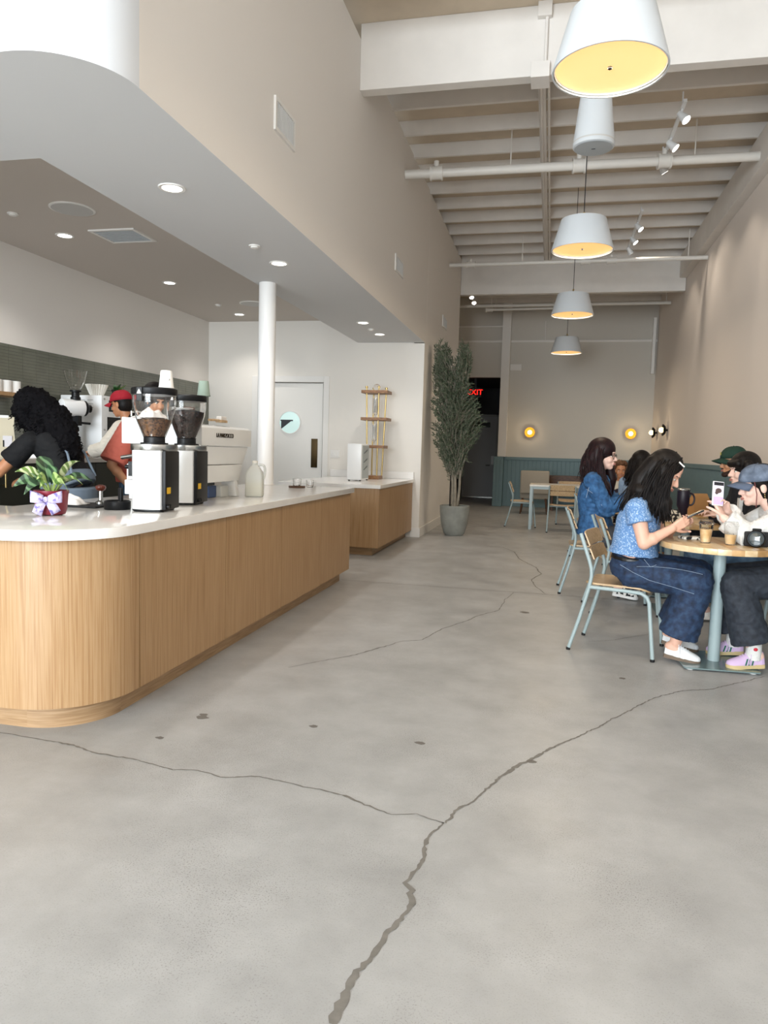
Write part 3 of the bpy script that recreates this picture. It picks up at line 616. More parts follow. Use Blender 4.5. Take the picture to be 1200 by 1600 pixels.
for (x, y, rz, l) in ((.40, 7.10, 1, 'pale plywood chair under the woman in denim jacket'), (.62, 6.34, 5.5, 'empty pale plywood chair between the two seated women'),
                      (1.68, 5.03, 181, 'plywood chair under the woman in white knit and cap'), (1.62, 6.2, 180, 'plywood chair under the black bobbed woman'), (1.82, 7.3, 180, 'plywood chair under the bearded man in green cap'),
                      (-.47, 13.15, 2, 'plywood chair at the left end of the far white table'), (.22, 12.5, 90, 'plywood chair with its back to camera at the far table'), (.38, 14.05, -90, 'plywood chair behind the far white table facing camera'),
                      (1.0, 8.98, 55, 'plywood chair under the dark haired person seen from behind'), (.56, 9.75, 0, 'plywood chair behind the denim jacket woman')):
    c = copy_tree(ch0); c.location = (x, y, 0); c.rotation_euler.z = radians(rz); c['label'] = l

# ------------------------------------------------------------------ tables
STAVES = [ramp_mat('stave_%d' % i, cs, 8, (2, 2, 2), .3, 8, coat=.2) for i, cs in enumerate((['b08a5c', 'c49d6c', 'd0ab7a'], ['bd9a6c', 'd0b080', 'dcc096'], ['9a7448', 'b08a5a', 'bb9868'], ['c8ab82', 'd8c09a', 'e2cca8']))]
def round_table(x, y, R, label, cat='table', rz=0):
    t = thing('bistro_table', label, cat, (x, y, 0), rz, 'round butcher block tables')
    wdt = .072; n = int(2*R/wdt)+1; x0 = -n*wdt/2; rnd = random.Random(int(x*100+y*10))
    for i in range(n):
        a, b = x0+i*wdt, x0+(i+1)*wdt; a2, b2 = max(a, -R+.0005), min(b, R-.0005)
        if b2 <= a2: continue
        xs = [a2+(b2-a2)*k/5 for k in range(6)]
        poly = [(q, -math.sqrt(R*R-q*q)) for q in xs] + [(q, math.sqrt(R*R-q*q)) for q in xs[::-1]]
        MB().prism(poly, .727, .762).build('stave', STAVES[rnd.randrange(4)], t, True, 30, bevel=.0012)
    MB().lathe([(.036, .012), (.036, .715)], n=28).build('pole', STEELBLUE, t)
    MB().box((-.2, -.03, .712), (.2, .03, .727)).box((-.03, -.2, .712), (.03, .2, .727)).build('top_bracket', STEELBLUE, t, False)
    pl = MB().prism(sum([[(sx*.2+.02*cos(radians(a)), sy*.2+.02*sin(radians(a))) for a in range(a0, a0+91, 30)] for sx, sy, a0 in ((1, 1, 0), (-1, 1, 90), (-1, -1, 180), (1, -1, 270))], []), .010, .018).build('base_plate', STEELBLUE, t, True, 30)
    pl.data.materials.clear(); pl.data.materials.append(mat('base_plate_gloss', '6f8182', .12, spec=.6))
    for sx in (-1, 1):
        for sy in (-1, 1): MB().lathe([(.02, 0), (.02, .01)], (sx*.18, sy*.18, 0), 12).build('glide', TRIMW, pl)
    return t
round_table(1.062, 4.87, .36, 'round butcher block table in front holding two iced drinks', rz=.05)
round_table(1.12, 6.42, .36, 'round butcher block table holding the dark tumbler')
round_table(1.12, 7.22, .36, 'round butcher block table before the bearded man')
t = thing('square_table', 'square white topped table with blue grey legs at the far end', 'table', (.1, 13.05, 0))
MB().box((-.42, -.4, .735), (.42, .4, .765)).build('tabletop', mat('pale_laminate', 'd8d3c9', .3), t, False, bevel=.004)
MB().box((-.4, -.38, .69), (.4, .38, .735)).build('apron', STEELBLUE, t, False)
for sx in (-1, 1):
    for sy in (-1, 1): MB().box((sx*.39-.025, sy*.37-.025, 0), (sx*.39+.025, sy*.37+.025, .735)).build('leg', STEELBLUE, t, False, bevel=.003)
UPH = mat('oatmeal_upholstery', 'a39a8c', .9, bump=.3, bscale=300); WAL = ramp_mat('walnut', ['3b2618', '54351f', '6a4528'], 8, (2, 9, 9), .45)
t = thing('lounge_chair', 'oatmeal upholstered lounge chair against the teal panelling', 'chair', (-.3, 15.9, 0))
MB().box((-.3, -.1, .44), (.3, .05, .93)).build('backrest', UPH, t, True, 60, bevel=.03); MB().box((-.3, .05, .32), (.3, .6, .46)).build('seat_cushion', UPH, t, True, 60, bevel=.03)
for sx in (-1, 1):
    for yy in (-.02, .52): MB().cone((sx*.24, yy, .34), (sx*.28, yy, 0), .022, .014).build('leg', WAL, t)
t = thing('wooden_bench', 'dark walnut bench along the far teal panelling', 'bench', (1.0, 17.2, 0))
MB().box((-1.0, -.1, .40), (1.1, .45, .45)).build('seat', WAL, t, False, bevel=.008)
MB().box((-1.0, .40, .45), (1.1, .45, .80)).build('backrest', WAL, t, False, bevel=.008)
for x in (-.95, 0, 1.02): MB().box((x, -.08, 0), (x+.05, .42, .40)).build('trestle_leg', WAL, t, False, bevel=.005)

# ------------------------------------------------------------------ potted plant on the counter
t = thing('plant_pot', 'dark red plant pot with a lilac patterned bow', 'plant pot', (-2.45, 3.22, .9055))
RED = mat('oxblood_glaze', '7d2434', .35)
MB().lathe([(.05, 0), (.066, .006), (.074, .03), (.08, .105), (.083, .11), (.083, .125), (.077, .125), (.074, .1)], n=40, cap1=False).build('pot', RED, t)
MB().lathe([(.075, .108), (.01, .112)], n=24).build('soil', MATS['potting_soil'], t)
BOW = ramp_mat('lilac_print_ribbon', ['7a70b0', 'bbb2dc', 'd4cee8'], 42, (1, 1, 1), .7, 3, pos=[.36, .44, .6])
fd = V((.39, -.92, 0)).normalized(); sd = V((.92, .39, 0)).normalized(); U = V((0, 0, 1))
bo = V((0, 0, .085))+fd*.086
def bow_loop(s_):
    rings = []
    for i in range(11):
        a = i/10; ang = 2*pi*a
        rad = V((0, 0, 0)); c = bo+sd*s_*(.008+.033*(1-cos(ang))) + fd*(.012+.016*sin(ang)) + U*.007*(1-cos(ang))
        hw = .013+.016*sin(pi*a)
        rings.append([c+U*hw, c-U*hw])
    m_ = MB(); m_.strip([r[0] for r in rings], [r[1] for r in rings]); return m_
bw = MB()
for s_ in (-1, 1):
    q = bow_loop(s_); bw.add(q.v, q.f)
    A = [bo+fd*.006, bo+sd*s_*.03+fd*.012-U*.035, bo+sd*s_*.045+fd*.004-U*(.075 if s_ < 0 else .068)]
    wd = [.010, .022, .024]
    bw.strip([p+sd*w_*.9+U*w_*.5*s_ for p, w_ in zip(A, wd)], [p-sd*w_*.9-U*w_*.5*s_ for p, w_ in zip(A, wd)])
bw.ell(bo+fd*.018, (.012, .012, .014), n=10, m=8)
ob = bw.build('ribbon_bow', BOW, t, True, 60); mm = ob.modifiers.new('thick', 'SOLIDIFY'); mm.thickness = .0015
t2 = thing('prayer_plant', 'striped green and cream leafy plant in the red pot', 'plant', (-2.45, 3.22, 1.014))
LEAF = ramp_mat('variegated_leaf', ['21381d', '3f5a2f', '9fb06a', 'dbe2b8'], 5, (1, 1, 1), .4, 3, pos=[.35, .5, .58, .68])
def stripe_leaf(base, tip, wd, roll, k):
    base, tip = V(base), V(tip); d = tip-base; n = (d.cross(V((0, 0, 1)))).normalized(); upv = n.cross(d).normalized()
    n = (n*cos(roll)+upv*sin(roll)); upv = n.cross(d).normalized(); A, C_, B = [], [], []
    m_ = MB(); N_ = 12
    for i in range(N_+1):
        q = i/N_; w_ = wd*(sin(pi*min(1, q**.8))**.8)*(1 if q < 1 else 0); c = base+d*q+V((0, 0, 1))*(.03*sin(pi*q)) - V((0, 0, .02*q*q))
        A.append(c+n*w_+upv*w_*.25); C_.append(c); B.append(c-n*w_+upv*w_*.25)
    m_.strip(A, C_); m_.strip(C_, B)
    o = m_.build('leaf', LEAFM[k % 3], t2, True, 60); return o
def leaf_mat(name, dark, lite, dens):
    m = bpy.data.materials.new(name); m.use_nodes = True; nt = m.node_tree; N = nt.nodes; L = nt.links; b = N['Principled BSDF']; b.inputs['Roughness'].default_value = .4
    tc = N.new('ShaderNodeTexCoord'); wv = N.new('ShaderNodeTexWave'); wv.inputs['Scale'].default_value = dens; wv.inputs['Distortion'].default_value = 5; wv.inputs['Detail'].default_value = 1; wv.bands_direction = 'DIAGONAL'
    L.new(tc.outputs['Object'], wv.inputs[0]); r = N.new('ShaderNodeValToRGB'); e = r.color_ramp.elements; e[0].color = hexc(dark); e[0].position = .45; e[1].color = hexc(lite); e[1].position = .8
    L.new(wv.outputs['Fac'], r.inputs[0]); L.new(r.outputs[0], b.inputs[0]); return m
LEAFM = [leaf_mat('striped_leaf_light', '6d8a45', 'd3deb0', 13), leaf_mat('striped_leaf_dark', '1b3620', '5f8059', 12), leaf_mat('striped_leaf_mid', '5b7c3c', 'a9bd78', 14)]
k = 0
for sx, up_, fr_, wd, L_ in ((-.165, .105, .02, .034, 0), (-.06, .185, -.02, .042, 1), (.015, .14, .05, .034, 1), (.14, .165, .0, .038, 0), (-.17, .03, .04, .030, 1), (-.11, -.005, .07, .028, 1), (.16, .045, .03, .022, 2), (.07, .07, .07, .026, 2), (-.05, .07, .08, .022, 2), (.19, .06, -.05, .026, 1), (-.1, .1, -.08, .03, 0), (.05, .12, -.1, .03, 1), (.1, .01, .08, .02, 2), (-.03, .03, .1, .02, 2)):
    b0 = sd*sx*.25+fd*fr_*.3+U*.045; stripe_leaf(b0, sd*sx+fd*fr_+U*(up_+.02), wd, rnd.uniform(-.3, .3)+(.9 if fr_ > .03 else .6), L_)
    MB().tube([sd*sx*.08+fd*fr_*.1, b0], .004, 6).build('stalk', mat('pale_stalk', '8fa35a', .5), t2)

# ------------------------------------------------------------------ coffee grinders
BEAN = [ramp_mat('roasted_beans', ['2a170d', '54351f', '7a5433'], 75, (1, 1, 1), .45, 2, .6, 'voronoi', [.1, .4, .75]), ramp_mat('dark_roasted_beans', ['0f0807', '24140f', '3a221a'], 75, (1, 1, 1), .4, 2, .6, 'voronoi', [.1, .4, .75])]
def grinder(x, y, label, bi, fill):
    t = thing('coffee_grinder', label, 'grinder', (x, y, .9055), radians(9), 'white coffee grinders')
    prof = [(-.098, -.07), (-.08, -.105), (-.03, -.122), (.03, -.122), (.075, -.112), (.082, -.10), (.082, .10), (.075, .112), (.03, .122), (-.03, .122), (-.08, .105), (-.098, .07)]
    MB().prism(prof, .014, .335).build('body', WHITE_MET, t, True, 40)
    MB().box((.084, -.108, .012), (.105, .108, .335)).build('rear_cover', BLACK, t, True, 40, bevel=.006)
    MB().prism([(a*1.0, b*.98) for a, b in prof], .004, .014).build('base', BLACK, t, True, 40)
    MB().lathe([(.124, .335), (.126, .338), (.126, .368), (.122, .371)], n=44).build('steel_collar', STEEL, t)
    MB().lathe([(.075, .371), (.075, .378), (.058, .38), (.058, .408), (.062, .412)], n=32).build('hopper_collar', BLACK, t)
    hp = [(.060, .41), (.072, .44), (.092, .49), (.11, .55), (.117, .60), (.118, .645)]
    h = MB().lathe(hp+[(r-.0025, z) for r, z in hp[::-1]], n=44, cap0=False, cap1=False).build('hopper', GLASS, t)
    bp = [p for p in hp if p[1] < fill]; (r0, z0), (r1, z1) = [(a, b) for a, b in zip(hp, hp[1:]) if a[1] <= fill <= b[1]][0]; rf = r0+(r1-r0)*(fill-z0)/(z1-z0)
    MB().lathe([(r-.005, z+.002) for r, z in bp]+[(rf-.005, fill), (rf*.5, fill+.012), (.005, fill+.01)], n=40).build('coffee_beans', BEAN[bi], t)
    MB().lathe([(.121, .64), (.124, .645), (.124, .672), (.118, .678), (.02, .68)], n=44).build('lid', BLACK, t)
    a = MB().box((-.05, -.131, .60), (-.018, -.120, .675)).build('hopper_latch', BLACK, t, False, bevel=.003)
    MB().add([(-.047, -.1325, .64), (-.021, -.1325, .64), (-.034, -.1325, .665)], [(0, 1, 2)]).build('arrow_mark', TRIMW, a, False)
    MB().box((.1055, -.09, .10), (.107, -.035, .135)).build('warning_sticker', mat('yellow_sticker', 'e0b21c', .5), t, False)
    for yy in (-.085, -.05): MB().cone((.105, yy, .03), (.118, yy, .03), .011).build('switch', BLACK, t)
    MB().box((-.135, -.035, .19), (-.095, .035, .27)).cone((-.14, 0, .24), (-.165, 0, .24), .012).build('dosing_spout', BLACK, t)
    MB().box((-.15, -.05, .09), (-.1, .05, .17)).build('fork', WHITE_MET, t, False, bevel=.005)
    for sx in (-.07, .07):
        for sy in (-.08, .08): MB().lathe([(.014, 0), (.014, .006)], (sx, sy, 0), 10).build('foot', RUBBER, t)
    return t
G1 = (-2.155, 3.70); G2 = (-2.235, 4.22)
grinder(*G1, 'front white coffee grinder half full of brown beans', 0, .505); grinder(*G2, 'rear white coffee grinder full of dark beans', 1, .575)
def paper_cup(x, y, z, m, label, s_=1, group=None):
    t = thing('paper_cup', label, 'cup', (x, y, z), 0, group)
    MB().lathe([(.041*s_, 0), (.043*s_, .003), (.040*s_, .012), (.031*s_, .094*s_), (.029*s_, .097*s_), (.028*s_, .093*s_), (.02*s_, .092*s_)], n=28).build('cup', m, t)
    MB().lathe([(.0425*s_, .0), (.0438*s_, .003), (.0425*s_, .006)], n=28, cap0=False, cap1=False).build('rim', m, t)
    return t
SAGE = mat('sage_paper', '8a9a8e', .7)
cp = paper_cup(G1[0]+.055, G1[1]+.03, .9055+.681, PORC, 'white paper cup upside down on the front grinder', 1.0)
MB().tube([(.03+.004*sin(i), -.024-.003*cos(i*1.7), .045+.006*sin(i*1.3)) for i in range(8)], .0008, 4).build('printed_mark', STEEL, cp)
paper_cup(G2[0]+.075, G2[1]+.08, .9055+.681, SAGE, 'sage green paper cup upside down on the rear grinder', .98)
o = thing('dosing_dish', 'black round dish beside the front grinder', 'dish', (-2.36, 3.66, .9055))
MB().lathe([(.07, 0), (.072, .004), (.072, .045), (.066, .05), (.062, .045), (.058, .012), (.01, .01)], n=36).build('dish', BLACK, o)
MB().box((.01, -.012, .012), (.03, .012, .12)).build('handle', BLACK, o, False, bevel=.003)
t = thing('tamping_mat', 'black rubber tamping mat behind the plant pot', 'mat', (-2.66, 3.75, .9055)); MB().box((-.18, -.12, 0), (.18, .12, .012)).build('mat', RUBBER, t, False, bevel=.004)
t = thing('tamper', 'steel tamper with dark red wooden knob on the black mat', 'tamper', (-2.56, 3.80, .9175))
MB().lathe([(.029, 0), (.029, .012), (.012, .022), (.011, .075)], n=24).build('base', STEEL, t); MB().lathe([(.011, .075), (.024, .082), (.03, .094), (.027, .106), (.012, .112), (.002, .113)], n=24).build('knob', mat('rosewood', '5a2418', .3), t)
# folded cleaning cloth
def cloth(name, label, loc, sx, sy, h, m, seed):
    t = thing(name, label, 'cloth', loc); mb = MB(); n = 16; rows_ = []
    for i in range(n+1):
        u_ = -1+2*i/n; row = []
        for j in range(n+1):
            v_ = -1+2*j/n; rr = max(abs(u_), abs(v_)); q = noise.noise(V((u_*1.7+seed, v_*1.7, seed)))
            row.append(V((u_*sx*(1+.15*q), v_*sy*(1+.15*noise.noise(V((v_*2, u_*2, seed+3)))), max(.004, h*(1-rr**2.2)*(.75+.8*q)+.006*abs(noise.noise(V((u_*5, v_*5, seed))))))))
        rows_.append(row)
    for a, b in zip(rows_, rows_[1:]): mb.strip(a, b)
    edge = [p for p in rows_[0]]+[r[-1] for r in rows_[1:]]+rows_[-1][-2::-1]+[r[0] for r in rows_[-2:0:-1]]
    mb.add([V((p.x, p.y, 0)) for p in edge], [tuple(range(len(edge)))]); mb.strip(edge+[edge[0]], [V((p.x, p.y, 0)) for p in edge+[edge[0]]])
    mb.build('fabric', m, t, True, 80); return t
CLOTH = mat('white_towel', 'e2deda', .9, bump=.3, bscale=250)
cloth('cleaning_cloth', 'crumpled white cloth on the black mat', (-2.70, 3.71, .918), .095, .06, .05, CLOTH, 2)
# ------------------------------------------------------------------ espresso machine
t = thing('espresso_machine', 'white espresso machine with its back to the room', 'espresso machine', (-2.2, 4.36, .9055))
EM = mat('machine_white', 'e4e5e4', .28)
def prof_box(pts, y0, y1, name, m=EM, bev=.006): return MB().loft([[V((x, y0, z)) for x, z in pts], [V((x, y1, z)) for x, z in pts]]).build(name, m, t, True, 30, bevel=bev)
prof_box([(-.58, .37), (0, .37), (0, .49), (-.035, .505), (-.58, .545)], 0, .80, 'top_housing')
prof_box([(-.50, .24), (-.055, .24), (-.012, .366), (-.50, .366)], .01, .77, 'back_panel')
prof_box([(-.54, .115), (-.075, .115), (-.055, .236), (-.54, .236)], -.005, .76, 'lower_panel')
for y in (.02, .68):
    prof_box([(-.14, 0), (-.06, 0), (-.08, .12), (-.2, .12)], y, y+.05, 'leg'); prof_box([(-.54, 0), (-.46, 0), (-.42, .12), (-.54, .12)], y, y+.05, 'leg')
for i, (x, y) in enumerate(((-.09, .16), (-.09, .43), (-.15, .22), (-.15, .52), (-.06, .3), (-.21, .3))):
    sl = .545-(.04/.545)*(x+.58)
    MB().hexa([(x-.006, y, sl-.004), (x+.006, y, sl-.005), (x+.006, y+.17, sl-.005), (x-.006, y+.17, sl-.004), (x-.006, y, sl+.0012), (x+.006, y, sl+.0005), (x+.006, y+.17, sl+.0005), (x-.006, y+.17, sl+.0012)]).build('vent_slot', BLACK, t, False)
text_mesh('LA MARZOCCO', .042, mat('dark_bronze_letters', '3a3022', .3, .6), 'lettering', t, M.Translation((.0035, .34, .44)) @ FACE_PX @ M.Scale(.9, 4, (1, 0, 0)))
MB().tube([(-.52, .02, .55), (-.52, .02, .58), (-.52, .78, .58), (-.52, .78, .55)], .006, 8).build('cup_rail', STEEL, t)
for y in (.22, .56): MB().cone((-.60, y, .30), (-.60, y, .38), .035).cone((-.6, y, .29), (-.72, y, .27), .014).build('group_head', STEEL, t)
cloth('towel_stack', 'folded white towel on top of the espresso machine', (-2.66, 4.52, 1.449), .09, .1, .07, CLOTH, 5)
t = thing('saucer_stack', 'stack of white saucers on the espresso machine', 'saucers', (-2.38, 4.46, 1.4365))
for i in range(7): MB().lathe([(.03, .0+i*.012), (.06, .006+i*.012), (.062, .009+i*.012), (.03, .006+i*.012)], n=24).build('saucer', PORC, t)
t = thing('portafilter_brush', 'wooden handled brush lying on the espresso machine', 'brush', (-2.33, 4.72, 1.4425))
MB().tube([(0, 0, .012), (.01, .14, .016)], [.009, .007], 8).build('handle', PLY, t); MB().box((-.02, .14, 0), (.03, .24, .018)).build('head', PLY, t, False, bevel=.004); MB().box((-.015, .145, .018), (.025, .235, .045)).build('bristles', CLOTH, t, False, bevel=.004)
o = thing('paper_box', 'small dark brown box on the espresso machine', 'box', (-2.42, 4.60, 1.449)); MB().box((-.03, -.02, 0), (.03, .035, .085)).build('carton', mat('dark_brown_card', '4a2b1d', .6), o, False, bevel=.002); MB().box((.0302, -.012, .02), (.031, .027, .06)).build('print', mat('orange_print', 'b5723a', .6), o, False)
# milk jug
t = thing('milk_jug', 'translucent plastic milk jug half full beside the machine', 'milk jug', (-2.16, 5.02+.12, .9055), radians(15))
HD = mat('translucent_hdpe', 'eef0ec', .35, trans=.55, ior=1.1)
def rsq(a, z, n=5): return [V((sx*(a-.015)+.015*cos(radians(k)), sy*(a-.015)+.015*sin(radians(k)), z)) for sx, sy, a0 in ((1, 1, 0), (-1, 1, 90), (-1, -1, 180), (1, -1, 270)) for k in range(a0, a0+91, 90//n)]
MB().loft([rsq(.06, 0), rsq(.064, .01), rsq(.064, .15), rsq(.056, .185), rsq(.03, .225), rsq(.02, .235), rsq(.02, .25)]).build('bottle', HD, t, True, 50)
MB().loft([rsq(.0605, .004), rsq(.0605, .105)]).build('milk', mat('milk', 'f3ecd2', .4), t, True, 50)
MB().tube(bez((.03, .0, .235), (.08, 0, .25), (.085, 0, .2), (.066, 0, .13)), .009, 8).build('handle', HD, t)
MB().lathe([(.022, .248), (.022, .265), (.018, .267)], n=20).build('cap', mat('pale_cap', 'e6e3da', .4), t)
t = thing('under_machine_crate', 'blue and clear containers stored under the machine', 'container', (-2.36, 4.85, .9055))
MB().box((-.09, -.10, 0), (.02, .02, .085)).build('container', mat('blue_plastic', '33486e', .4), t, False, bevel=.008); MB().box((-.06, .03, 0), (.05, .16, .08)).build('container', HD, t, False, bevel=.008)
t = thing('sample_glass', 'small clear glass on a round wooden coaster', 'glass', (-2.30, 6.48, .9055))
MB().lathe([(.075, 0), (.078, .004), (.078, .014), (.074, .016)], n=32).build('coaster', WAL, t)
MB().lathe([(.034, .017), (.038, .02), (.04, .085), (.037, .085), (.035, .028)], n=28).build('tumbler', GLASS, t)
t = thing('sample_glass', 'second clear glass at the far end of the counter', 'glass', (-2.22, 6.62, .9055)); MB().lathe([(.03, 0), (.034, .003), (.036, .07), (.033, .07), (.031, .012)], n=28).build('tumbler', GLASS, t)

# ------------------------------------------------------------------ end cabinet: white box and cold drip tower
t = thing('countertop_dispenser', 'white box shaped machine in front of the drip tower', 'dispenser', (-2.52, 9.35, .861))
MB().box((-.105, 0, .012), (.09, .42, .49)).build('casing', WHITE_MET, t, True, 40, bevel=.012)
MB().box((.0895, .05, .03), (.093, .40, .47)).build('side_recess', mat('recess_grey', 'aab2b4', .5), t, False)
for z in (.14, .24, .36): MB().hexa([(.093, .12, z), (.097, .12, z), (.097, .3, z+.04), (.093, .3, z+.04), (.093, .12, z+.012), (.097, .12, z+.012), (.097, .3, z+.06), (.093, .3, z+.06)]).build('bracket', mat('bracket_grey', '5d6466', .5), t, False)
for sx in (-.08, .07):
    for sy in (.03, .39): MB().lathe([(.012, 0), (.012, .013)], (sx, sy, 0), 10).build('foot', RUBBER, t)
t = thing('cold_drip_tower', 'tall brass and walnut cold drip coffee tower', 'coffee maker', (-2.45, 10.2, .861))
WAL2 = ramp_mat('mid_walnut', ['6d4a2d', '8a6340', 'a07850'], 8, (3, 9, 9), .45)
MB().box((-.09, -.13, .0), (.09, .13, .05)).build('base', WAL2, t, False, bevel=.004)
for z, wd in ((.44, .15), (.83, .19), (1.21, .19)): MB().box((-wd, -.15, z), (wd, .15, z+.042)).build('shelf', WAL2, t, False, bevel=.004)
for x, y in ((-.12, -.11), (-.07, .11), (.06, -.12), (.12, .09)):
    x2 = x if abs(x) < .08 else x*.7
    rd = MB().cone((x2, y, .05), (x, y, 1.29), .011).build('rod', BRASS, t); MB().lathe([(.02, 1.285), (.02, 1.305), (.012, 1.31)], (x, y, 0), 16).build('finial', BRASS, rd)
for z, x in ((1.0, -.01), (.63, -.02)):
    MB().lathe([(.006, z-.14), (.012, z-.1), (.034, z-.07), (.036, z+.16), (.032, z+.16), (.03, z-.06), (.008, z-.09)], (x, 0, 0), 20, False, False).build('glass_tube', GLASS, t)
    MB().lathe([(.028, z-.055), (.028, z+.14)], (x, 0, 0), 20).build('filter_column', mat('frosted_filter', 'eceae4', .6), t)
MB().ell((0, 0, 1.30), (.05, .05, .05)).build('glass_bowl', GLASS, t)

# ------------------------------------------------------------------ back counter things
t = thing('shop_grinder', 'white shop grinder with a tall clear glass hopper', 'grinder', (-4.80, 6.70, 1.111))
ax = V((.45, .89, 0)).normalized()
MB().box((-.14, -.14, 0), (.14, .14, .05)).build('base', WHITE_MET, t, True, 40, bevel=.01)
MB().box((-.12, -.07, .05), (-.02, .07, .55)).build('pillar', WHITE_MET, t, True, 40, bevel=.015)
MB().lathe([(.06, -.16), (.085, -.15), (.088, .06), (.082, .075)], (0, 0, .51), 32, axis=ax).build('motor_barrel', WHITE_MET, t)
MB().lathe([(.078, .075), (.08, .1), (.06, .12), (.04, .122), (.04, .16), (.03, .165)], (0, 0, .51), 28, axis=ax).build('dial', BLACK, t)
MB().lathe([(.05, .59), (.05, .62), (.04, .625), (.04, .67), (.058, .675), (.058, .69)], n=24).build('hopper_collar', BLACK, t)
hp = [(.03, .69), (.055, .71), (.085, .77), (.105, .83), (.118, .89)]
MB().lathe(hp+[(r-.003, z) for r, z in hp[::-1]], n=32, cap0=False, cap1=False).build('hopper', GLASS, t)
MB().box((-.03, -.03, .33), (.05, .03, .43)).cone((.03, .0, .36), (.1, .1, .355), .012).build('chute', BLACK, t)
t = thing('batch_brewer', 'large white brewing cabinet on the back worktop', 'brewer', (-4.7, 7.0, 1.111))
MB().box((-.5, 0, 0), (0, .5, .665)).build('cabinet', WHITE_MET, t, True, 40, bevel=.008)
MB().box((.0, .13, .50), (.006, .36, .62)).build('display_frame', BLACK, t, False); MB().box((.006, .16, .52), (.008, .33, .60)).build('screen', mat('screen_grey', '5c686c', .2, emit='46565a', es=.3), t, False)
MB().box((0, .1, .22), (.004, .45, .44)).build('opening', BLACK, t, False)
for z in (.53, .57, .61):
    for x in (-.27, -.17): MB().box((x, -.002, z), (x+.07, .001, z+.008)).build('louvre', mat('louvre_grey', 'b9bdbe', .5), t, False)
for z in (.3, .63): MB().cone((.0, .04, z), (.012, .04, z), .01).build('hinge', STEEL, t)
t = thing('filter_stack', 'fluted stack of white paper filters on the brewer', 'paper filters', (-4.88, 7.18, 1.777)); n = 48
MB().loft([[V(((r+(.006*(1 if j % 2 else -1)))*cos(2*pi*j/n), (r+(.006*(1 if j % 2 else -1)))*sin(2*pi*j/n), z)) for j in range(n)] for r, z in ((.06, 0), (.075, .03), (.115, .125), (.105, .12), (.06, .02))], True, True).build('filters', mat('filter_paper', 'f1efe8', .8), t, False)
t = thing('foliage_pot', 'glossy green houseplant standing on the brewer', 'plant', (-4.80, 7.43, 1.777))
MB().lathe([(.04, 0), (.055, .09), (.05, .09), (.045, .07)], n=24).build('pot', mat('dark_pot', '3a3d3a', .5), t)
HG = [mat('glossy_green', '2f5a2b', .35), mat('bright_green', '6d9440', .35)]; rr = random.Random(3)
for i in range(16):
    a = 2*pi*i/16*3.2; L_ = rr.uniform(.1, .19); tilt = rr.uniform(.3, 1.3); d_ = V((cos(a)*sin(tilt), sin(a)*sin(tilt), cos(tilt))); n_ = d_.cross(V((0, 0, 1))).normalized(); A, B = [], []
    for q in range(7):
        s_ = q/6; w_ = .026*sin(pi*s_**.8); c = V((0, 0, .06))+d_*L_*s_-V((0, 0, .05*s_*s_)); A.append(c+n_*w_); B.append(c-n_*w_)
    MB().strip(A, B).build('leaf', HG[i % 2 if i % 3 else 0], t)
sh = thing('wall_shelf', 'oak wall shelf on the olive tiles', 'shelf', (-5.26, 3.95, 1.69)); MB().box((.002, 0, 0), (.24, 2.33, .035)).build('board', OAK, sh, False, bevel=.003)
for y in (.3, 1.9): MB().box((.005, y, -.1), (.02, y+.02, 0)).box((.02, y, -.012), (.2, y+.02, 0)).build('bracket', BLACK, sh, False)
for i, (y, l) in enumerate(((5.93, 'white mug at the left on the oak shelf'), (6.045, 'white mug in the middle of three on the oak shelf'), (6.16, 'white mug at the right end of the oak shelf'))):
    t = thing('mug', l, 'mug', (-5.10+.01*i, y, 1.726), 0, 'white mugs on the shelf')
    MB().lathe([(.047, 0), (.052, .004), (.054, .112), (.05, .112), (.048, .01), (.01, .008)], n=28).build('cup', PORC, t)
    MB().tube(bez((-.05, 0, .09), (-.09, 0, .095), (-.09, 0, .03), (-.05, 0, .03)), .006, 8).build('handle', PORC, t)
t = thing('coffee_bag', 'cream paper coffee bag with a pale label', 'coffee bag', (-4.85, 5.72, 1.111), radians(40))
MB().loft([[V((-.09, -.05, 0)), V((.09, -.05, 0)), V((.09, .05, 0)), V((-.09, .05, 0))], [V((-.1, -.06, .15)), V((.1, -.06, .15)), V((.1, .06, .15)), V((-.1, .06, .15))], [V((-.09, -.035, .27)), V((.09, -.035, .27)), V((.09, .035, .27)), V((-.09, .035, .27))], [V((-.095, -.006, .37)), V((.095, -.006, .37)), V((.095, .006, .37)), V((-.095, .006, .37))]]).build('bag', mat('cream_kraft', 'cfc6ae', .75, bump=.4, bscale=14), t, True, 25)
MB().box((.0, -.066, .1), (.075, -.0615, .2)).build('label', mat('pale_label', 'd9d6da', .6), t, False); MB().box((.0, -.068, .1), (.012, -.066, .16)).build('label_mark', BLACK, t, False)
MB().box((-.02, -.012, .36), (.05, .012, .385)).build('tin_tie', PORC, t, False)
t = thing('takeaway_box', 'white carton beside the coffee bag', 'carton', (-4.78, 5.95, 1.111), radians(30)); MB().box((-.09, -.07, 0), (.09, .07, .1)).build('carton', PORC, t, False, bevel=.006); MB().hexa([(-.092, -.072, .1), (.092, -.072, .1), (.092, .072, .1), (-.092, .072, .1), (-.07, -.05, .14), (.07, -.05, .14), (.07, .05, .14), (-.07, .05, .14)]).build('lid', PORC, t, False)
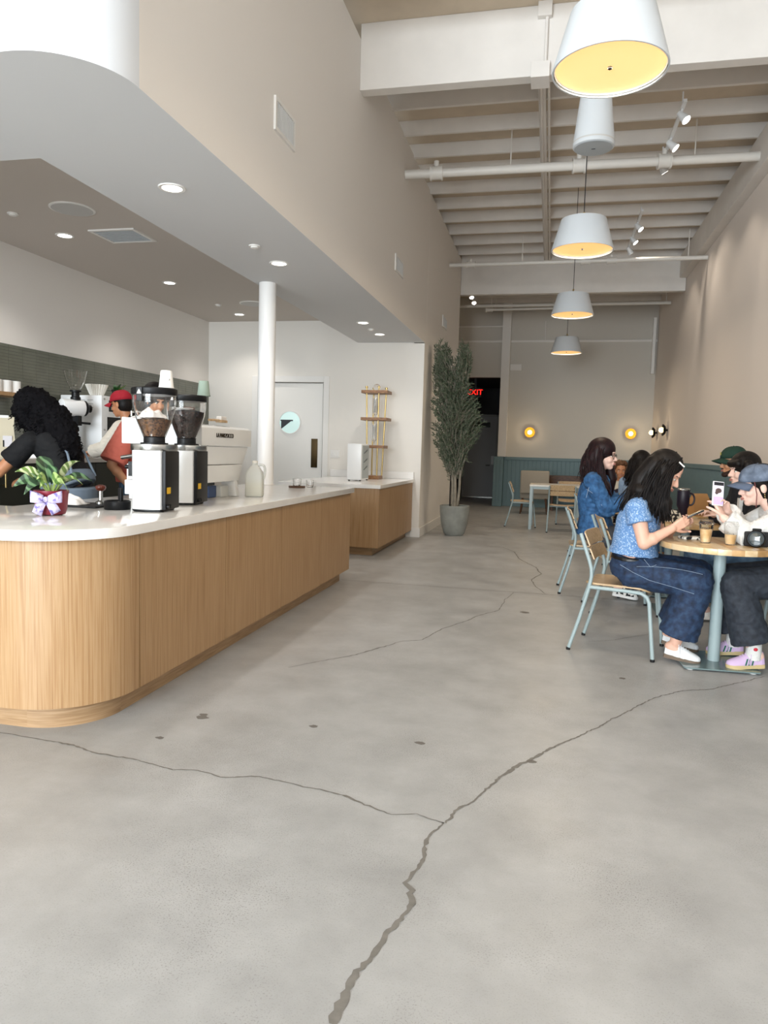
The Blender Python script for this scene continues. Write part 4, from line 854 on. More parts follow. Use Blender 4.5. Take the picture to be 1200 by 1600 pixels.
for i, (x, y, h_, l) in enumerate(((-4.74, 6.30, .15, 'tall steel pitcher beside the shop grinder'), (-4.70, 6.42, .14, 'second steel pitcher nearer the brewer'))):
    t = thing('steel_pitcher', l, 'pitcher', (x, y, 1.111), 0, 'steel pitchers'); MB().lathe([(.035, 0), (.037, .004), (.030, h_), (.027, h_), (.03, .01)], n=24).build('vessel', STEEL, t); MB().tube(bez((-.03, 0, h_-.02), (-.07, 0, h_-.02), (-.07, 0, .03), (-.035, 0, .03)), .005, 8).build('handle', STEEL, t)
for i, (x, y, l) in enumerate(((-4.63, 6.50, 'small white dish beside the steel pitchers'), (-4.63, 6.62, 'small white dish before the brewer'))):
    t = thing('dish', l, 'dish', (x, y, 1.111), 0, 'small white dishes'); MB().lathe([(.03, 0), (.05, .035), (.052, .04), (.045, .036), (.02, .01)], n=24).build('bowl', PORC, t)

# ------------------------------------------------------------------ things on the cafe tables
PLAS = mat('clear_plastic', 'ffffff', .05, trans=1, ior=1.12); LATTE = ramp_mat('iced_latte', ['c79a62', 'd9b684', 'e6cfa8'], 14, (1, 1, 1), .4, 3)
def iced(x, y, fill, label, mark=False):
    t = thing('iced_drink', label, 'drink', (x, y, .7625), 0, 'iced milky coffees')
    pr_ = lambda z: .029+.013*z/.115
    MB().lathe([(.028, 0), (pr_(.002), .002), (pr_(.115), .115), (.0445, .117), (.0445, .122), (.0425, .122), (pr_(.115)-.0015, .116), (pr_(.004)-.0015, .004)], n=36, cap1=False).build('cup', PLAS, t)
    MB().lathe([(.0445, .119), (.046, .124), (.04, .13), (.036, .142), (.015, .145), (.014, .143), (.035, .14), (.039, .128)], n=36, cap0=False, cap1=False).build('lid', PLAS, t)
    MB().lathe([(pr_(.005)-.0022, .005), (pr_(fill)-.0022, fill), (.004, fill+.001)], n=32).build('coffee', LATTE, t)
    for k, (dx, dy) in enumerate(((.012, .01), (-.014, .004), (.002, -.016))): MB().box((dx-.01, dy-.01, fill-.008), (dx+.01, dy+.01, fill+.010)).build('ice_cube', PLAS, t, False, bevel=.003)
iced(.965, 4.845, .085, 'fuller iced milky coffee nearest the floral top woman'); iced(1.098, 4.80, .062, 'iced milky coffee beside the black camera')
t = thing('camera_body', 'black camera with its round lens toward the room', 'camera', (1.235, 4.76, .7625), radians(-8))
MB().box((-.07, -.0, 0), (.07, .06, .09)).build('body', RUBBER, t, True, 40, bevel=.012); MB().box((-.025, .005, .09), (.025, .05, .108)).build('viewfinder', RUBBER, t, False, bevel=.006)
MB().lathe([(.052, 0), (.052, .055), (.048, .06), (.044, .058), (.042, .04)], (-.0, .002, .047), 36, cap1=False, axis=(-.2, -1, .1)).build('lens_barrel', BLACK, t)
MB().lathe([(.043, .042), (.02, .047), (.002, .048)], (-.0, .002, .047), 32, axis=(-.2, -1, .1)).build('front_glass', mat('lens_glass', '1d2c30', .04, spec=1), t)
t = thing('wallet', 'black and white patterned wallet beside the phone on the table', 'wallet', (.93, 5.02, .7625), radians(20))
MB().box((-.09, -.04, 0), (.09, .04, .018)).build('case', ramp_mat('animal_print', ['1b1a1a', 'e6e1d6'], 30, (1, 1, 1), .6, 2, pos=[.45, .55]), t, False, bevel=.005)
t = thing('tumbler', 'tall dark purple insulated tumbler with steel lid', 'tumbler', (1.10, 6.5, .7625)); PUR = mat('dark_plum_coating', '1d1626', .4)
MB().lathe([(.036, 0), (.038, .004), (.038, .10), (.05, .125), (.05, .245), (.048, .25)], n=32).build('body', PUR, t); MB().lathe([(.05, .25), (.051, .252), (.051, .262), (.045, .268), (.01, .272)], n=32).build('lid', STEEL, t)
MB().tube(bez((.05, 0, .23), (.10, 0, .235), (.1, 0, .12), (.05, 0, .13)), .008, 8).build('handle', PUR, t)
t = thing('wooden_tray', 'small wooden tray on the table behind the tumbler', 'tray', (1.28, 6.42, .7625)); MB().box((-.12, -.09, 0), (.12, .09, .008)).box((-.12, -.09, .008), (.12, -.082, .02)).box((-.12, .082, .008), (.12, .09, .02)).build('board', PLY, t, False)
t = thing('striped_pouch', 'black and cream striped pouch in front of the tumbler', 'pouch', (.99, 6.33, .7625), radians(20)); MB().loft([[V((sx*a, sy*b, z)) for sx, sy in ((-1, -1), (1, -1), (1, 1), (-1, 1))] for a, b, z in ((.06, .03, 0), (.07, .035, .04), (.055, .02, .085), (.05, .008, .1))]).build('pouch', ramp_mat('stripe_print', ['201d1d', 'd8cfbd'], 26, (1, 1, 1), .7, 2, pos=[.47, .53]), t, True, 40)
t = thing('pastry_bag', 'brown paper bag before the bearded man', 'paper bag', (1.36, 7.2, .7625), radians(25)); MB().loft([[V((sx*a, sy*b, z)) for sx, sy in ((-1, -1), (1, -1), (1, 1), (-1, 1))] for a, b, z in ((.08, .05, 0), (.085, .055, .08), (.075, .04, .15), (.07, .01, .2))]).build('bag', mat('kraft_paper', 'a97c4c', .8, bump=.4, bscale=20), t, True, 25)
# ------------------------------------------------------------------ people
def cap(mb, p0, p1, r0, r1):
    mb.cone(p0, p1, r0, r1, 16); mb.ell(p0, r0, n=12, m=8); mb.ell(p1, r1, n=12, m=8)
def limb(mb, pts, rs):
    for a, b, ra, rb in zip(pts, pts[1:], rs, rs[1:]): cap(mb, a, b, ra, rb)
def fuse(mb, voxel, iters, name, m, parent, extra=None, cut=None, wrinkle=0, wf=(14, 14, 22)):
    """weld overlapping closed shapes into one continuous skin (voxel remesh + smoothing)"""
    me = bpy.data.meshes.new('tmp'); me.from_pydata(mb.v, [], mb.f); o = bpy.data.objects.new('tmp', me); COL.objects.link(o)
    r = o.modifiers.new('r', 'REMESH'); r.mode = 'VOXEL'; r.voxel_size = voxel
    if iters: s_ = o.modifiers.new('s', 'SMOOTH'); s_.factor = .5; s_.iterations = iters
    out = bpy.data.meshes.new_from_object(o.evaluated_get(bpy.context.evaluated_depsgraph_get()))
    bpy.data.objects.remove(o); bpy.data.meshes.remove(me); out.name = name
    if wrinkle:
        nv = [v.normal.copy() for v in out.vertices]
        for v, n_ in zip(out.vertices, nv):
            p = V((v.co.x*wf[0], v.co.y*wf[1], v.co.z*wf[2])); q = noise.noise(p+V((noise.noise(p*.5)*2, 0, 0))); v.co += n_*wrinkle*(1-2.2*abs(q)) + n_*wrinkle*.4*noise.noise(p*2.7)
    if cut or extra:
        bm = bmesh.new(); bm.from_mesh(out)
        for co, no in (cut or []):
            res = bmesh.ops.bisect_plane(bm, geom=bm.verts[:]+bm.edges[:]+bm.faces[:], plane_co=co, plane_no=no, clear_outer=True)
            ed = [e for e in res['geom_cut'] if isinstance(e, bmesh.types.BMEdge)]
            if ed: bmesh.ops.holes_fill(bm, edges=ed)
        if extra:
            vs = [bm.verts.new(p) for p in extra.v]
            for f in extra.f:
                try: bm.faces.new([vs[i] for i in f])
                except ValueError: pass
        bm.to_mesh(out); bm.free()
    out.materials.clear(); out.materials.append(m); out.shade_smooth()
    ob = bpy.data.objects.new(name, out); COL.objects.link(ob); ob.parent = parent; return ob
def hand(mb, wrist, d, pn, thumb, curl=.5, s=1.0, spread=.1, tcurl=.3):
    """palm, four unequal jointed fingers and a thumb leaving the side of the palm; d = finger direction, pn = palm normal, thumb = +-1 side"""
    d = V(d).normalized(); pn = V(pn); pn = (pn-d*pn.dot(d)).normalized(); lat = d.cross(pn).normalized()*thumb; w_ = V(wrist)
    for k in range(4):
        o_ = lat*(.027-.018*k)*s; cap(mb, w_+d*.012*s+o_*.6, w_+d*.082*s+o_, .014*s, .0115*s)
    for k, (L_, r_) in enumerate(((.068, .0088), (.076, .009), (.07, .0085), (.055, .0075))):
        o_ = lat*(.027-.018*k)*s; p = w_+d*(.088-.004*abs(k-1))*s+o_; dd = (d+lat*(.5-k/3)*spread).normalized(); a = curl*(.9+.12*k)
        for q, fr_ in enumerate((.45, .3, .25)):
            an = a*(q+.6)*.75; v_ = (dd*cos(an)+pn*sin(an)); p2 = p+v_*L_*fr_*s; cap(mb, p, p2, r_*s*(1-.1*q), r_*s*(.92-.1*q)); p = p2
    p = w_+d*.025*s+lat*.028*s; td = (lat*.75+d*.7+pn*.25).normalized()
    for q, L_ in enumerate((.038, .03, .024)):
        v_ = (td*cos(tcurl*q)+(d*.6+pn*.7-lat*.3).normalized()*sin(tcurl*q)).normalized(); p2 = p+v_*L_*s; cap(mb, p, p2, (.0125-.0015*q)*s, (.011-.0015*q)*s); p = p2
class Person:
    def __init__(s, label, loc, heading, J, skin, hpitch=0, hyaw=0, hroll=0, hs=1.0, voxel=.006, hands=(None, None), fat=1.0, feet=True):
        s.t = thing('person', label, 'person', loc, radians(heading)); s.J = {k: V(v) for k, v in J.items()}; s.skin = skin; s.fat = fat; s.vx = voxel
        s.H = M.Translation(s.J['head']) @ M.Rotation(radians(hyaw), 4, 'Z') @ M.Rotation(radians(hpitch), 4, 'Y') @ M.Rotation(radians(hroll), 4, 'X') @ M.Scale(hs, 4); s.hs = hs
        mb = MB(); J = s.J; s.torso(mb, 0, .0, 1.0)
        for sd_, hd in (('R', hands[0]), ('L', hands[1])):
            limb(mb, [J['sh'+sd_], J['el'+sd_], J['wr'+sd_]], [.050*fat, .040*fat, .026])
            m_ = J['sh'+sd_].lerp(J['el'+sd_], .45); cap(mb, m_, m_+(J['el'+sd_]-J['sh'+sd_])*.1, .047*fat, .045*fat)
            m_ = J['el'+sd_].lerp(J['wr'+sd_], .3); mb.ell(m_, .041*fat)
            dd = (J['wr'+sd_]-J['el'+sd_]).normalized(); hd = hd or {}
            hand(mb, J['wr'+sd_], hd.get('d', dd), hd.get('pn', (0, 0, -1)), (1 if sd_ == 'L' else -1)*hd.get('flip', 1), hd.get('curl', .6), .95, hd.get('spread', .1), hd.get('tcurl', .3))
            limb(mb, [J['hip'+sd_], J['kn'+sd_], J['an'+sd_]], [.085*fat, .058*fat, .036]); m_ = J['kn'+sd_].lerp(J['an'+sd_], .3); mb.ell(m_, .055*fat)
            if feet:
                ft = J['toe'+sd_]-J['an'+sd_]; f0 = V((ft.x, ft.y, 0)).normalized(); cap(mb, J['an'+sd_]-f0*.03-V((0, 0, .03)), J['toe'+sd_]-f0*.02, .034, .022)
        hd_ = M.Identity(3); R3 = s.H.to_3x3().normalized(); h = lambda *p: s.H @ V(p); k = hs
        E = lambda c, r: mb.ell(h(*c), tuple(x*k for x in r), R3, 20, 14)
        E((0, 0, .04), (.098, .077, .095)); E((.022, 0, -.03), (.074, .062, .088)); E((.066, 0, -.094), (.026, .028, .022)); E((.05, 0, -.075), (.042, .045, .035))
        cap(mb, h(.092, 0, .006), h(.112, 0, -.030), .009*k, .0125*k); E((.1, .010, -.034), (.012, .009, .008)); E((.1, -.010, -.034), (.012, .009, .008))
        E((.088, 0, .028), (.014, .045, .011)); E((.096, 0, -.058), (.010, .022, .006)); E((.094, 0, -.070), (.011, .019, .006))
        for y in (-1, 1): E((.06, y*.036, -.03), (.032, .026, .03)); E((-.006, y*.078, -.008), (.02, .010, .032))
        cap(mb, h(-.02, 0, -.04), J['neck'], .052*k, .055*fat)
        fuse(mb, voxel, 3, 'body', skin, s.t)
        s.face()
    def axes(s):
        J = s.J; lat0 = (J['hipL']-J['hipR']).normalized(); lat1 = (J['shL']-J['shR']).normalized(); sp = (J['neck']-J['pelvis']).normalized(); return lat0, lat1, sp
    def torso(s, mb, off, q0=0, q1=1.0, flare=0, n=28, ret=False, wscale=1, dscale=1, shoulders=True):
        """lofted trunk from pelvis (q=0) to the neck base (q=1)"""
        J = s.J; lat0, lat1, sp = s.axes(); P = [J['pelvis'], J['pelvis'].lerp(J['chest'], .45), J['chest'], J['neck']]
        prof = [(-.12, .10, .15), (0, .125, .168), (.18, .118, .158), (.38, .102, .138), (.55, .112, .15), (.72, .118, .165), (.86, .095, .165), (.94, .072, .125), (1.0, .058, .072)]
        def pos(q):
            if q < 0: return P[0]+sp*q*.5
            x = q*3; i = min(2, int(x)); a, b = P[i], P[i+1]; t_ = x-i
            p0 = P[max(i-1, 0)]; p3 = P[min(i+2, 3)]
            return .5*((2*a)+(b-p0)*t_+(2*p0-5*a+4*b-p3)*t_*t_+(3*a-p0-3*b+p3)*t_**3)
        def wd(q):
            for (a, d0, w0), (b, d1, w1) in zip(prof, prof[1:]):
                if a <= q <= b: f = (q-a)/(b-a); return d0+(d1-d0)*f, w0+(w1-w0)*f
            return prof[-1][1:]
        qs = [q0+(q1-q0)*i/14 for i in range(15)] if q0 != 0 or ret else [-.12+(1.12)*i/14 for i in range(15)]
        rings = []
        for i, q in enumerate(qs):
            c = pos(q); d_, w_ = wd(q); d_ = d_*s.fat*dscale+off; w_ = w_*s.fat**.6*wscale+off
            if flare: e = max(0, 1-(q-q0)/.35); d_ += flare*e; w_ += flare*e
            tn = (pos(min(q+.03, 1))-pos(max(q-.03, -.12))).normalized(); lat = lat0.lerp(lat1, max(0, min(1, q))); lat = (lat-tn*lat.dot(tn)).normalized(); dep = lat.cross(tn).normalized()
            rings.append([c+lat*w_*(abs(cos(a))**.8)*(1 if cos(a) >= 0 else -1)+dep*d_*sin(a) for a in [2*pi*j/n for j in range(n)]])
        mb.loft(rings)
        if shoulders and q1 >= .9: cap(mb, J['shR'].lerp(J['neck'], .12), J['shL'].lerp(J['neck'], .12), .048*s.fat+off, .048*s.fat+off)
    def face(s):
        h = lambda *p: s.H @ V(p); R3 = s.H.to_3x3().normalized(); k = s.hs
        EW = mat('eye_white', 'e9e4dc', .3); IR = mat('dark_iris', '241a14', .2); BR = mat('dark_brow', '221812', .8); LP = mat('lip_rose', 'b57a6e', .5)
        for y in (-1, 1):
            e = MB().ell(h(.0785, y*.032, -.001), (.009*k, .014*k, .0075*k), R3, 12, 8).build('eye', EW, s.t); MB().ell(h(.0855, y*.032, -.001), (.003*k, .0062*k, .0062*k), R3, 10, 6).build('iris', IR, e)
            MB().tube([h(.097, y*.013, .022), h(.093, y*.032, .028), h(.078, y*.05, .022)], [.003*k, .004*k, .002*k], 6).build('eyebrow', BR, s.t)
        MB().tube([h(.096, -.02, -.062), h(.1065, -.008, -.0595), h(.1075, 0, -.061), h(.1065, .008, -.0595), h(.096, .02, -.062)], [.002*k, .005*k, .005*k, .005*k, .002*k], 8).tube([h(.097, -.018, -.066), h(.106, 0, -.0705), h(.097, .018, -.066)], [.002*k, .0062*k, .002*k], 8).build('lips', LP, s.t)
    def top(s, m, sleeve, off=.012, q0=.1, flare=.0, wscale=1, dscale=1, cuff=.012, name='shirt', iters=4, voxel=None, folds=0, sl_off=None, wr=.0025):
        J = s.J; mb = MB(); s.torso(mb, off, q0, .97, flare, ret=True, wscale=wscale, dscale=dscale); so = off if sl_off is None else sl_off
        for sd_ in 'RL':
            a, e, w_ = J['sh'+sd_], J['el'+sd_], J['wr'+sd_]; f = s.fat; mb.ell(a, .052*f+off)
            if sleeve <= 1: mb.cone(a, a.lerp(e, sleeve), .052*f+off, .047*f+so+cuff, 20)
            else:
                limb(mb, [a, e], [.052*f+off, .044*f+so]); mb.cone(e, e.lerp(w_, sleeve-1), .044*f+so, .03*f+so+cuff, 20)
        if folds:
            rr = random.Random(3)
            for sd_ in 'RL':
                for k in range(folds):
                    a = s.J['el'+sd_].lerp(s.J['sh'+sd_], rr.uniform(-.3, .5)); u_ = V((rr.uniform(-1, 1), rr.uniform(-1, 1), rr.uniform(-1, 1))).normalized(); mb.ell(a, (.058*f+so*.9, .058*f+so*.9, .012), u_.to_track_quat('Z', 'Y').to_matrix())
        return fuse(mb, voxel or s.vx, iters, name, m, s.t, wrinkle=wr)
    def trousers(s, m, r=(.105, .085, .07), hem=.9, q1=.22, off=.012, hem_r=None, name='trousers', vx=None, dscale=1.0):
        J = s.J; mb = MB(); s.torso(mb, off, -.12, q1, 0, ret=True, shoulders=False, dscale=dscale); hr = hem_r or r[2]
        for sd_ in 'RL':
            a, k, n = J['hip'+sd_], J['kn'+sd_], J['an'+sd_]; limb(mb, [a, k], [r[0], r[1]]); e = k.lerp(n, hem); mb.cone(k, k.lerp(e, .5), r[1], (r[1]+hr)/2, 22); mb.cone(k.lerp(e, .5), e, (r[1]+hr)/2, hr, 22)
        return fuse(mb, vx or s.vx, 3, name, m, s.t, wrinkle=.005, wf=(9, 9, 14))
    def shoe(s, sd_, up_m, sole_m, stripe=None, lace=None, length=.26):
        a, t_ = s.J['an'+sd_], s.J['toe'+sd_]; d = t_-a; fdir = V((d.x, d.y, 0)).normalized(); toe = t_+fdir*.025; heel_z = a.z-.085
        heel = a-fdir*.065; heel.z = max(.012, heel_z); tz = toe.copy(); tz.z = max(.012, t_.z-.02)
        ax = (tz-heel).normalized(); L_ = (tz-heel).length; lat = V((0, 0, 1)).cross(ax).normalized(); upv = ax.cross(lat).normalized()
        f = lambda x, y, z: heel+ax*(x*L_)+lat*y+upv*z
        outl = [(0, .018), (.02, .028), (.12, .034), (.35, .032), (.55, .037), (.72, .045), (.86, .042), (.95, .028), (1, .012)]
        sole = MB(); ring = [(x, y) for x, y in outl]+[(x, -y) for x, y in outl[::-1]]
        sole.loft([[f(x, y*1.03, z) for x, y in ring] for z in (-.012, .0, .012)])
        sh = thing_part = sole.build('shoe_sole', sole_m, s.t, True, 50)
        mb = MB(); st = [(.01, .024, .075), (.1, .033, .085), (.25, .034, .078), (.4, .036, .072), (.55, .040, .060), (.7, .044, .048), (.85, .041, .038), (.95, .028, .028), (.99, .012, .018)]
        mb.loft([[f(x, w_*cos(q)*(1.0), .008+max(0, sin(q))*hh*(1 if sin(q) > 0 else 0)) for q in [2*pi*j/24 for j in range(24)]] for x, w_, hh in st])
        u_ = fuse(mb, .004, 3, 'shoe_upper', up_m, s.t)
        if lace:
            for k in range(4): MB().tube([f(.40+.07*k, -.024, .066-.006*k), f(.42+.07*k, 0, .084-.007*k), f(.40+.07*k, .024, .066-.006*k)], .0028, 6).build('lace', lace, u_)
            MB().tube([f(.40, .0, .086), f(.38, .03, .088), f(.42, .045, .05), f(.47, .048, .02)], .0022, 6).tube([f(.40, .0, .086), f(.36, -.03, .088), f(.42, -.045, .05), f(.45, -.048, .03)], .0022, 6).build('lace_bow', lace, u_)
        if stripe:
            for sy in (-1, 1):
                for k in range(3):
                    x = .36+.085*k; MB().add([f(x, sy*.0415, .012), f(x+.045, sy*.0435, .012), f(x-.025, sy*.033, .058-.004*k), f(x-.07, sy*.032, .058-.004*k)], [(0, 1, 2, 3)]).build('side_stripe', stripe, u_, False)
        return sh
    def hairshell(s, mb, g=1.0, back=.0):
        h = lambda *p: s.H @ V(p); R3 = s.H.to_3x3().normalized(); k = s.hs
        mb.ell(h(-.018-back, 0, .052), (.108*k*g, .092*k*g, .097*k*g), R3, 24, 16); mb.ell(h(-.04, 0, .0), (.082*k*g, .088*k*g, .10*k*g), R3, 24, 16)
    def strands(s, n, roots, ends, r=.005, wave=.012, seed=1, mid=None, segs=10):
        rr = random.Random(seed); mb = MB()
        for i in range(n):
            t_ = rr.random(); k = min(len(roots)-2, int(t_*(len(roots)-1))); f = t_*(len(roots)-1)-k
            a = V(roots[k]).lerp(V(roots[k+1]), f)+V([rr.gauss(0, .008) for _ in range(3)]); b = V(ends[k]).lerp(V(ends[k+1]), f)+V([rr.gauss(0, .016) for _ in range(3)])
            md = (V(mid[k]).lerp(V(mid[k+1]), f) if mid else a.lerp(b, .5))+V([rr.gauss(0, .012) for _ in range(3)]); ph = rr.uniform(0, 6); pts = []
            for q in range(segs+1):
                u_ = q/segs; p = a*(1-u_)**2+md*2*u_*(1-u_)+b*u_*u_; amp = wave*u_; pts.append(p+V((sin(ph+u_*9), cos(ph*1.3+u_*8), 0))*amp)
            mb.tube(pts, [r*(1-.55*(q/segs)) for q in range(segs+1)], 5)
        return mb
    def cap_hat(s, m, brim_m=None, emblem=None, lift=.0, fwd=1, name='cap'):
        h = lambda *p: s.H @ V(p); k = s.hs; mb = MB(); N_ = 28; rings = []
        for i in range(9):
            a = pi/2*i/8.5; rings.append([h(-.008+(.116*cos(a)**.8)*cos(b)*(1+.05*(cos(b) > 0)), .096*cos(a)**.8*sin(b), .038+lift+.108*sin(a)**.9) for b in [2*pi*j/N_ for j in range(N_)]])
        c = mb.loft(rings, False, True).build(name, m, s.t, True, 60); md = c.modifiers.new('thick', 'SOLIDIFY'); md.thickness = .003
        br = MB(); A, B, C_ = [], [], []
        for i in range(13):
            b = -1.05+2.1*i/12; x0 = -.008+.121*cos(b); y0 = .096*sin(b); dr = .078*(cos(b*1.35)**.5 if abs(b*1.35) < 1.57 else 0); zz = .036+lift-.018*(b*b)
            A.append(h(fwd*x0, y0, zz+.006)); B.append(h(fwd*(x0+dr), y0*.98, zz-.012-.02*b*b))
        br.strip(A, B); bo_ = br.build('brim', brim_m or m, c, True, 60); md = bo_.modifiers.new('thick', 'SOLIDIFY'); md.thickness = .004
        MB().ell(h(-.008, 0, .147+lift), (.007*k, .007*k, .004*k), None, 10, 6).build('button', m, c)
        for j in range(6):
            b = 2*pi*j/6; MB().tube([h(-.008+(.117*cos(a)**.8)*cos(b)*(1+.05*(cos(b) > 0)), .097*cos(a)**.8*sin(b), .038+lift+.109*sin(a)**.9) for a in [pi/2*q/8.5 for q in range(9)]], .0011, 5).build('seam', brim_m or m, c)
        if emblem: MB().ell(h(.108, 0, .085+lift), (.004, .014, .016), s.H.to_3x3().normalized(), 10, 8).build('emblem', emblem, c)
        return c
SK_L = mat('fair_skin', 'dcae98', .5, noise_amt=.05, nscale=20); SK_P = mat('pale_skin', 'e6c0b0', .5, noise_amt=.04, nscale=20); SK_T = mat('tan_skin', 'c58f6c', .5, noise_amt=.05, nscale=20); SK_B = mat('brown_skin', '94613f', .5, noise_amt=.05, nscale=20); SK_W = mat('warm_skin', 'b9805c', .5, noise_amt=.05, nscale=20)
HB = ramp_mat('black_hair', ['050404', '0f0b0b', '1f1815'], 40, (3, 3, .5), .55, 4, spec=.25); HR = ramp_mat('dark_red_hair', ['0b0507', '1c0a0f', '301218'], 40, (3, 3, .5), .5, 4, spec=.3); HC = mat('curly_black_hair', '060508', .8, spec=.15); HBR = mat('curly_brown_hair', '5a3a22', .6, noise_amt=.3, nscale=40)
DENIM = ramp_mat('indigo_denim', ['141f33', '1c2f4c', '29415f'], 30, (1, 1, 1), .8, 9, .08); DENIM_J = ramp_mat('mid_blue_denim', ['1d3f63', '295684', '3c6a99'], 26, (1, 1, 1), .8, 9, .08); DENIM_D = ramp_mat('washed_black_denim', ['191d25', '242a34', '30363f'], 30, (1, 1, 1), .8, 9, .08); DENIM_L = ramp_mat('faded_denim', ['3a5470', '4e6c8c', '6585a4'], 14, (1, 1, 1), .8, 9, .08)
FLORAL = ramp_mat('blue_ditsy_print', ['e6ecf4', '86a6cc', '5c83b4'], 95, (1, 1, 1), .8, 2, 0, 'voronoi', [.12, .26, .6])
KNIT = mat('white_knit', 'ecebe8', .9, bump=.8, bscale=130, stretch=(1, 1, 3)); STITCH = mat('pale_stitching', '8f9fb2', .7)
BELT = mat('black_leather', '121214', .35)

# --- woman in blue floral top (front chair)
A = Person('woman in blue floral top and jeans looking down at her phone', (.47, 5.0, 0), -8, dict(
    pelvis=(.085, 0, .56), chest=(.105, 0, .83), neck=(.155, 0, 1.02), head=(.245, 0, 1.185), shR=(.10, -.165, .955), shL=(.14, .165, .955), elR=(.155, -.215, .745), wrR=(.315, -.145, .845), elL=(.27, .20, .755), wrL=(.335, .02, .845),
    hipR=(.11, -.095, .545), hipL=(.11, .095, .545), knR=(.475, -.135, .525), knL=(.49, .125, .53), anR=(.375, -.135, .125), anL=(.36, .14, .145), toeR=(.50, -.15, .035), toeL=(.50, .13, .04)), SK_L, hpitch=30, hyaw=-4, voxel=.0048,
    hands=(dict(d=(.75, .32, .45), pn=(-.1, .85, .3), curl=.75, tcurl=.2), dict(d=(.75, -.28, .45), pn=(-.1, -.85, .3), curl=.75, tcurl=.2)))
A.top(FLORAL, .42, .018, .27, .03, cuff=.014, name='floral_top', wscale=1.02)
A.trousers(DENIM, (.115, .098, .11), .88, .24, .016, .118, 'jeans')
mb = MB(); A.torso(mb, .022, .17, .235, 0, ret=True, shoulders=False); fuse(mb, .006, 2, 'belt', BELT, A.t)
for y in (-.255, -.135): MB().tube(bez((.12, y+(.02 if y < -.2 else .03), .60), (.3, y+.015, .62), (.42, y+.01, .60), (.5, y+.01, .585), 16), .0011, 5).build('stitch_line', STITCH, A.t)
for pts in ([(.02, -.205, .60), (.1, -.222, .56), (.2, -.235, .52), (.34, -.235, .49), (.46, -.235, .46)], [(.16, -.2, .645), (.2, -.205, .60), (.235, -.2, .615)]): MB().tube(pts, .0012, 5).build('stitch_line', STITCH, A.t)
for sd_, y in (('R', -1), ('L', 1)): A.shoe(sd_, mat('white_leather', 'e4e6e8', .5), mat('gum_sole', '6d5d4e', .6), lace=mat('white_lace', 'dfe2e6', .7))
mb = MB(); A.hairshell(mb, 1.02); h = lambda *p: A.H @ V(p)
limb(mb, [h(-.06, -.03, .02), h(-.08, -.05, -.1), h(-.06, -.08, -.19)], [.075, .07, .05]); limb(mb, [h(-.01, -.085, .03), h(.0, -.10, -.08), V((.26, -.12, 1.0)), V((.275, -.12, .93))], [.035, .042, .05, .028]); limb(mb, [h(-.01, .085, .03), h(.0, .10, -.08), V((.26, .12, 1.0))], [.035, .042, .04]); mb.ell(V((.12, -.03, 1.07)), (.09, .12, .06))
rt_ = [h(.04, -.055, .10), h(.0, -.08, .075), h(-.06, -.08, .06), h(-.10, -.04, .05), h(-.11, .02, .06)]
ex = A.strands(150, rt_, [V((.265, -.14, .885)), V((.25, -.17, .91)), V((.15, -.16, .95)), V((.03, -.10, .93)), V((.0, 0, .95))], .006, .012, 5, mid=[h(.01, -.13, -.05), h(-.03, -.13, -.1), h(-.1, -.1, -.1), h(-.14, -.05, -.1), h(-.15, .02, -.08)])
ex3 = A.strands(170, [h(.05, -.015, .108), h(.02, -.005, .124), h(-.03, .0, .128), h(-.085, .0, .10), h(-.105, .0, .05)], [V((.28, -.145, .90)), V((.22, -.165, .93)), V((.12, -.16, .97)), V((.03, -.1, .95)), V((.01, .0, .97))], .005, .008, 12, mid=[h(.03, -.14, .06), h(.0, -.155, .05), h(-.08, -.14, .05), h(-.15, -.07, .04), h(-.165, .0, .02)]); ex.add(ex3.v, ex3.f)
ex2 = A.strands(40, [h(.06, -.04, .115), h(.02, -.08, .08), h(-.02, -.09, .04)], [V((.28, -.13, .90)), V((.28, -.15, .89)), V((.25, -.16, .90))], .006, .012, 9, mid=[h(.02, -.115, -.04), h(.0, -.12, -.06), h(-.01, -.12, -.06)])
ex.add(ex2.v, ex2.f); fuse(mb, .006, 3, 'hair', HB, A.t, ex)
MB().tube([h(.045, -.07, .108), h(.085, -.05, .098)], .005, 8).build('hair_clip', PORC, A.t)
# --- her phone
PH = mat('phone_black', '15161a', .25)
def phone(label, loc, mw, screen_m):
    t = thing('phone', label, 'phone', loc); t.matrix_world = M.Translation(loc) @ mw.to_4x4()
    MB().box((-.038, -.0045, -.076), (.038, .0045, .076)).build('body', PH, t, True, 40, bevel=.004)
    MB().box((-.0345, -.0056, -.072), (.0345, -.0046, .072)).build('screen', screen_m, t, False); return t
wA = V((.47, 5.0, 0)); RA = M.Rotation(radians(-8), 3, 'Z')
pc = wA+RA @ V((.425, -.055, .925)); zax = (RA @ V((.85, .05, .45))).normalized(); yax = -(RA @ V((-.45, 0, .85))).normalized(); xax = yax.cross(zax).normalized()
phone('black phone in the hands of the floral top woman', pc, M((xax, yax, zax)).transposed(), mat('phone_screen_dark', '2a3038', .15))

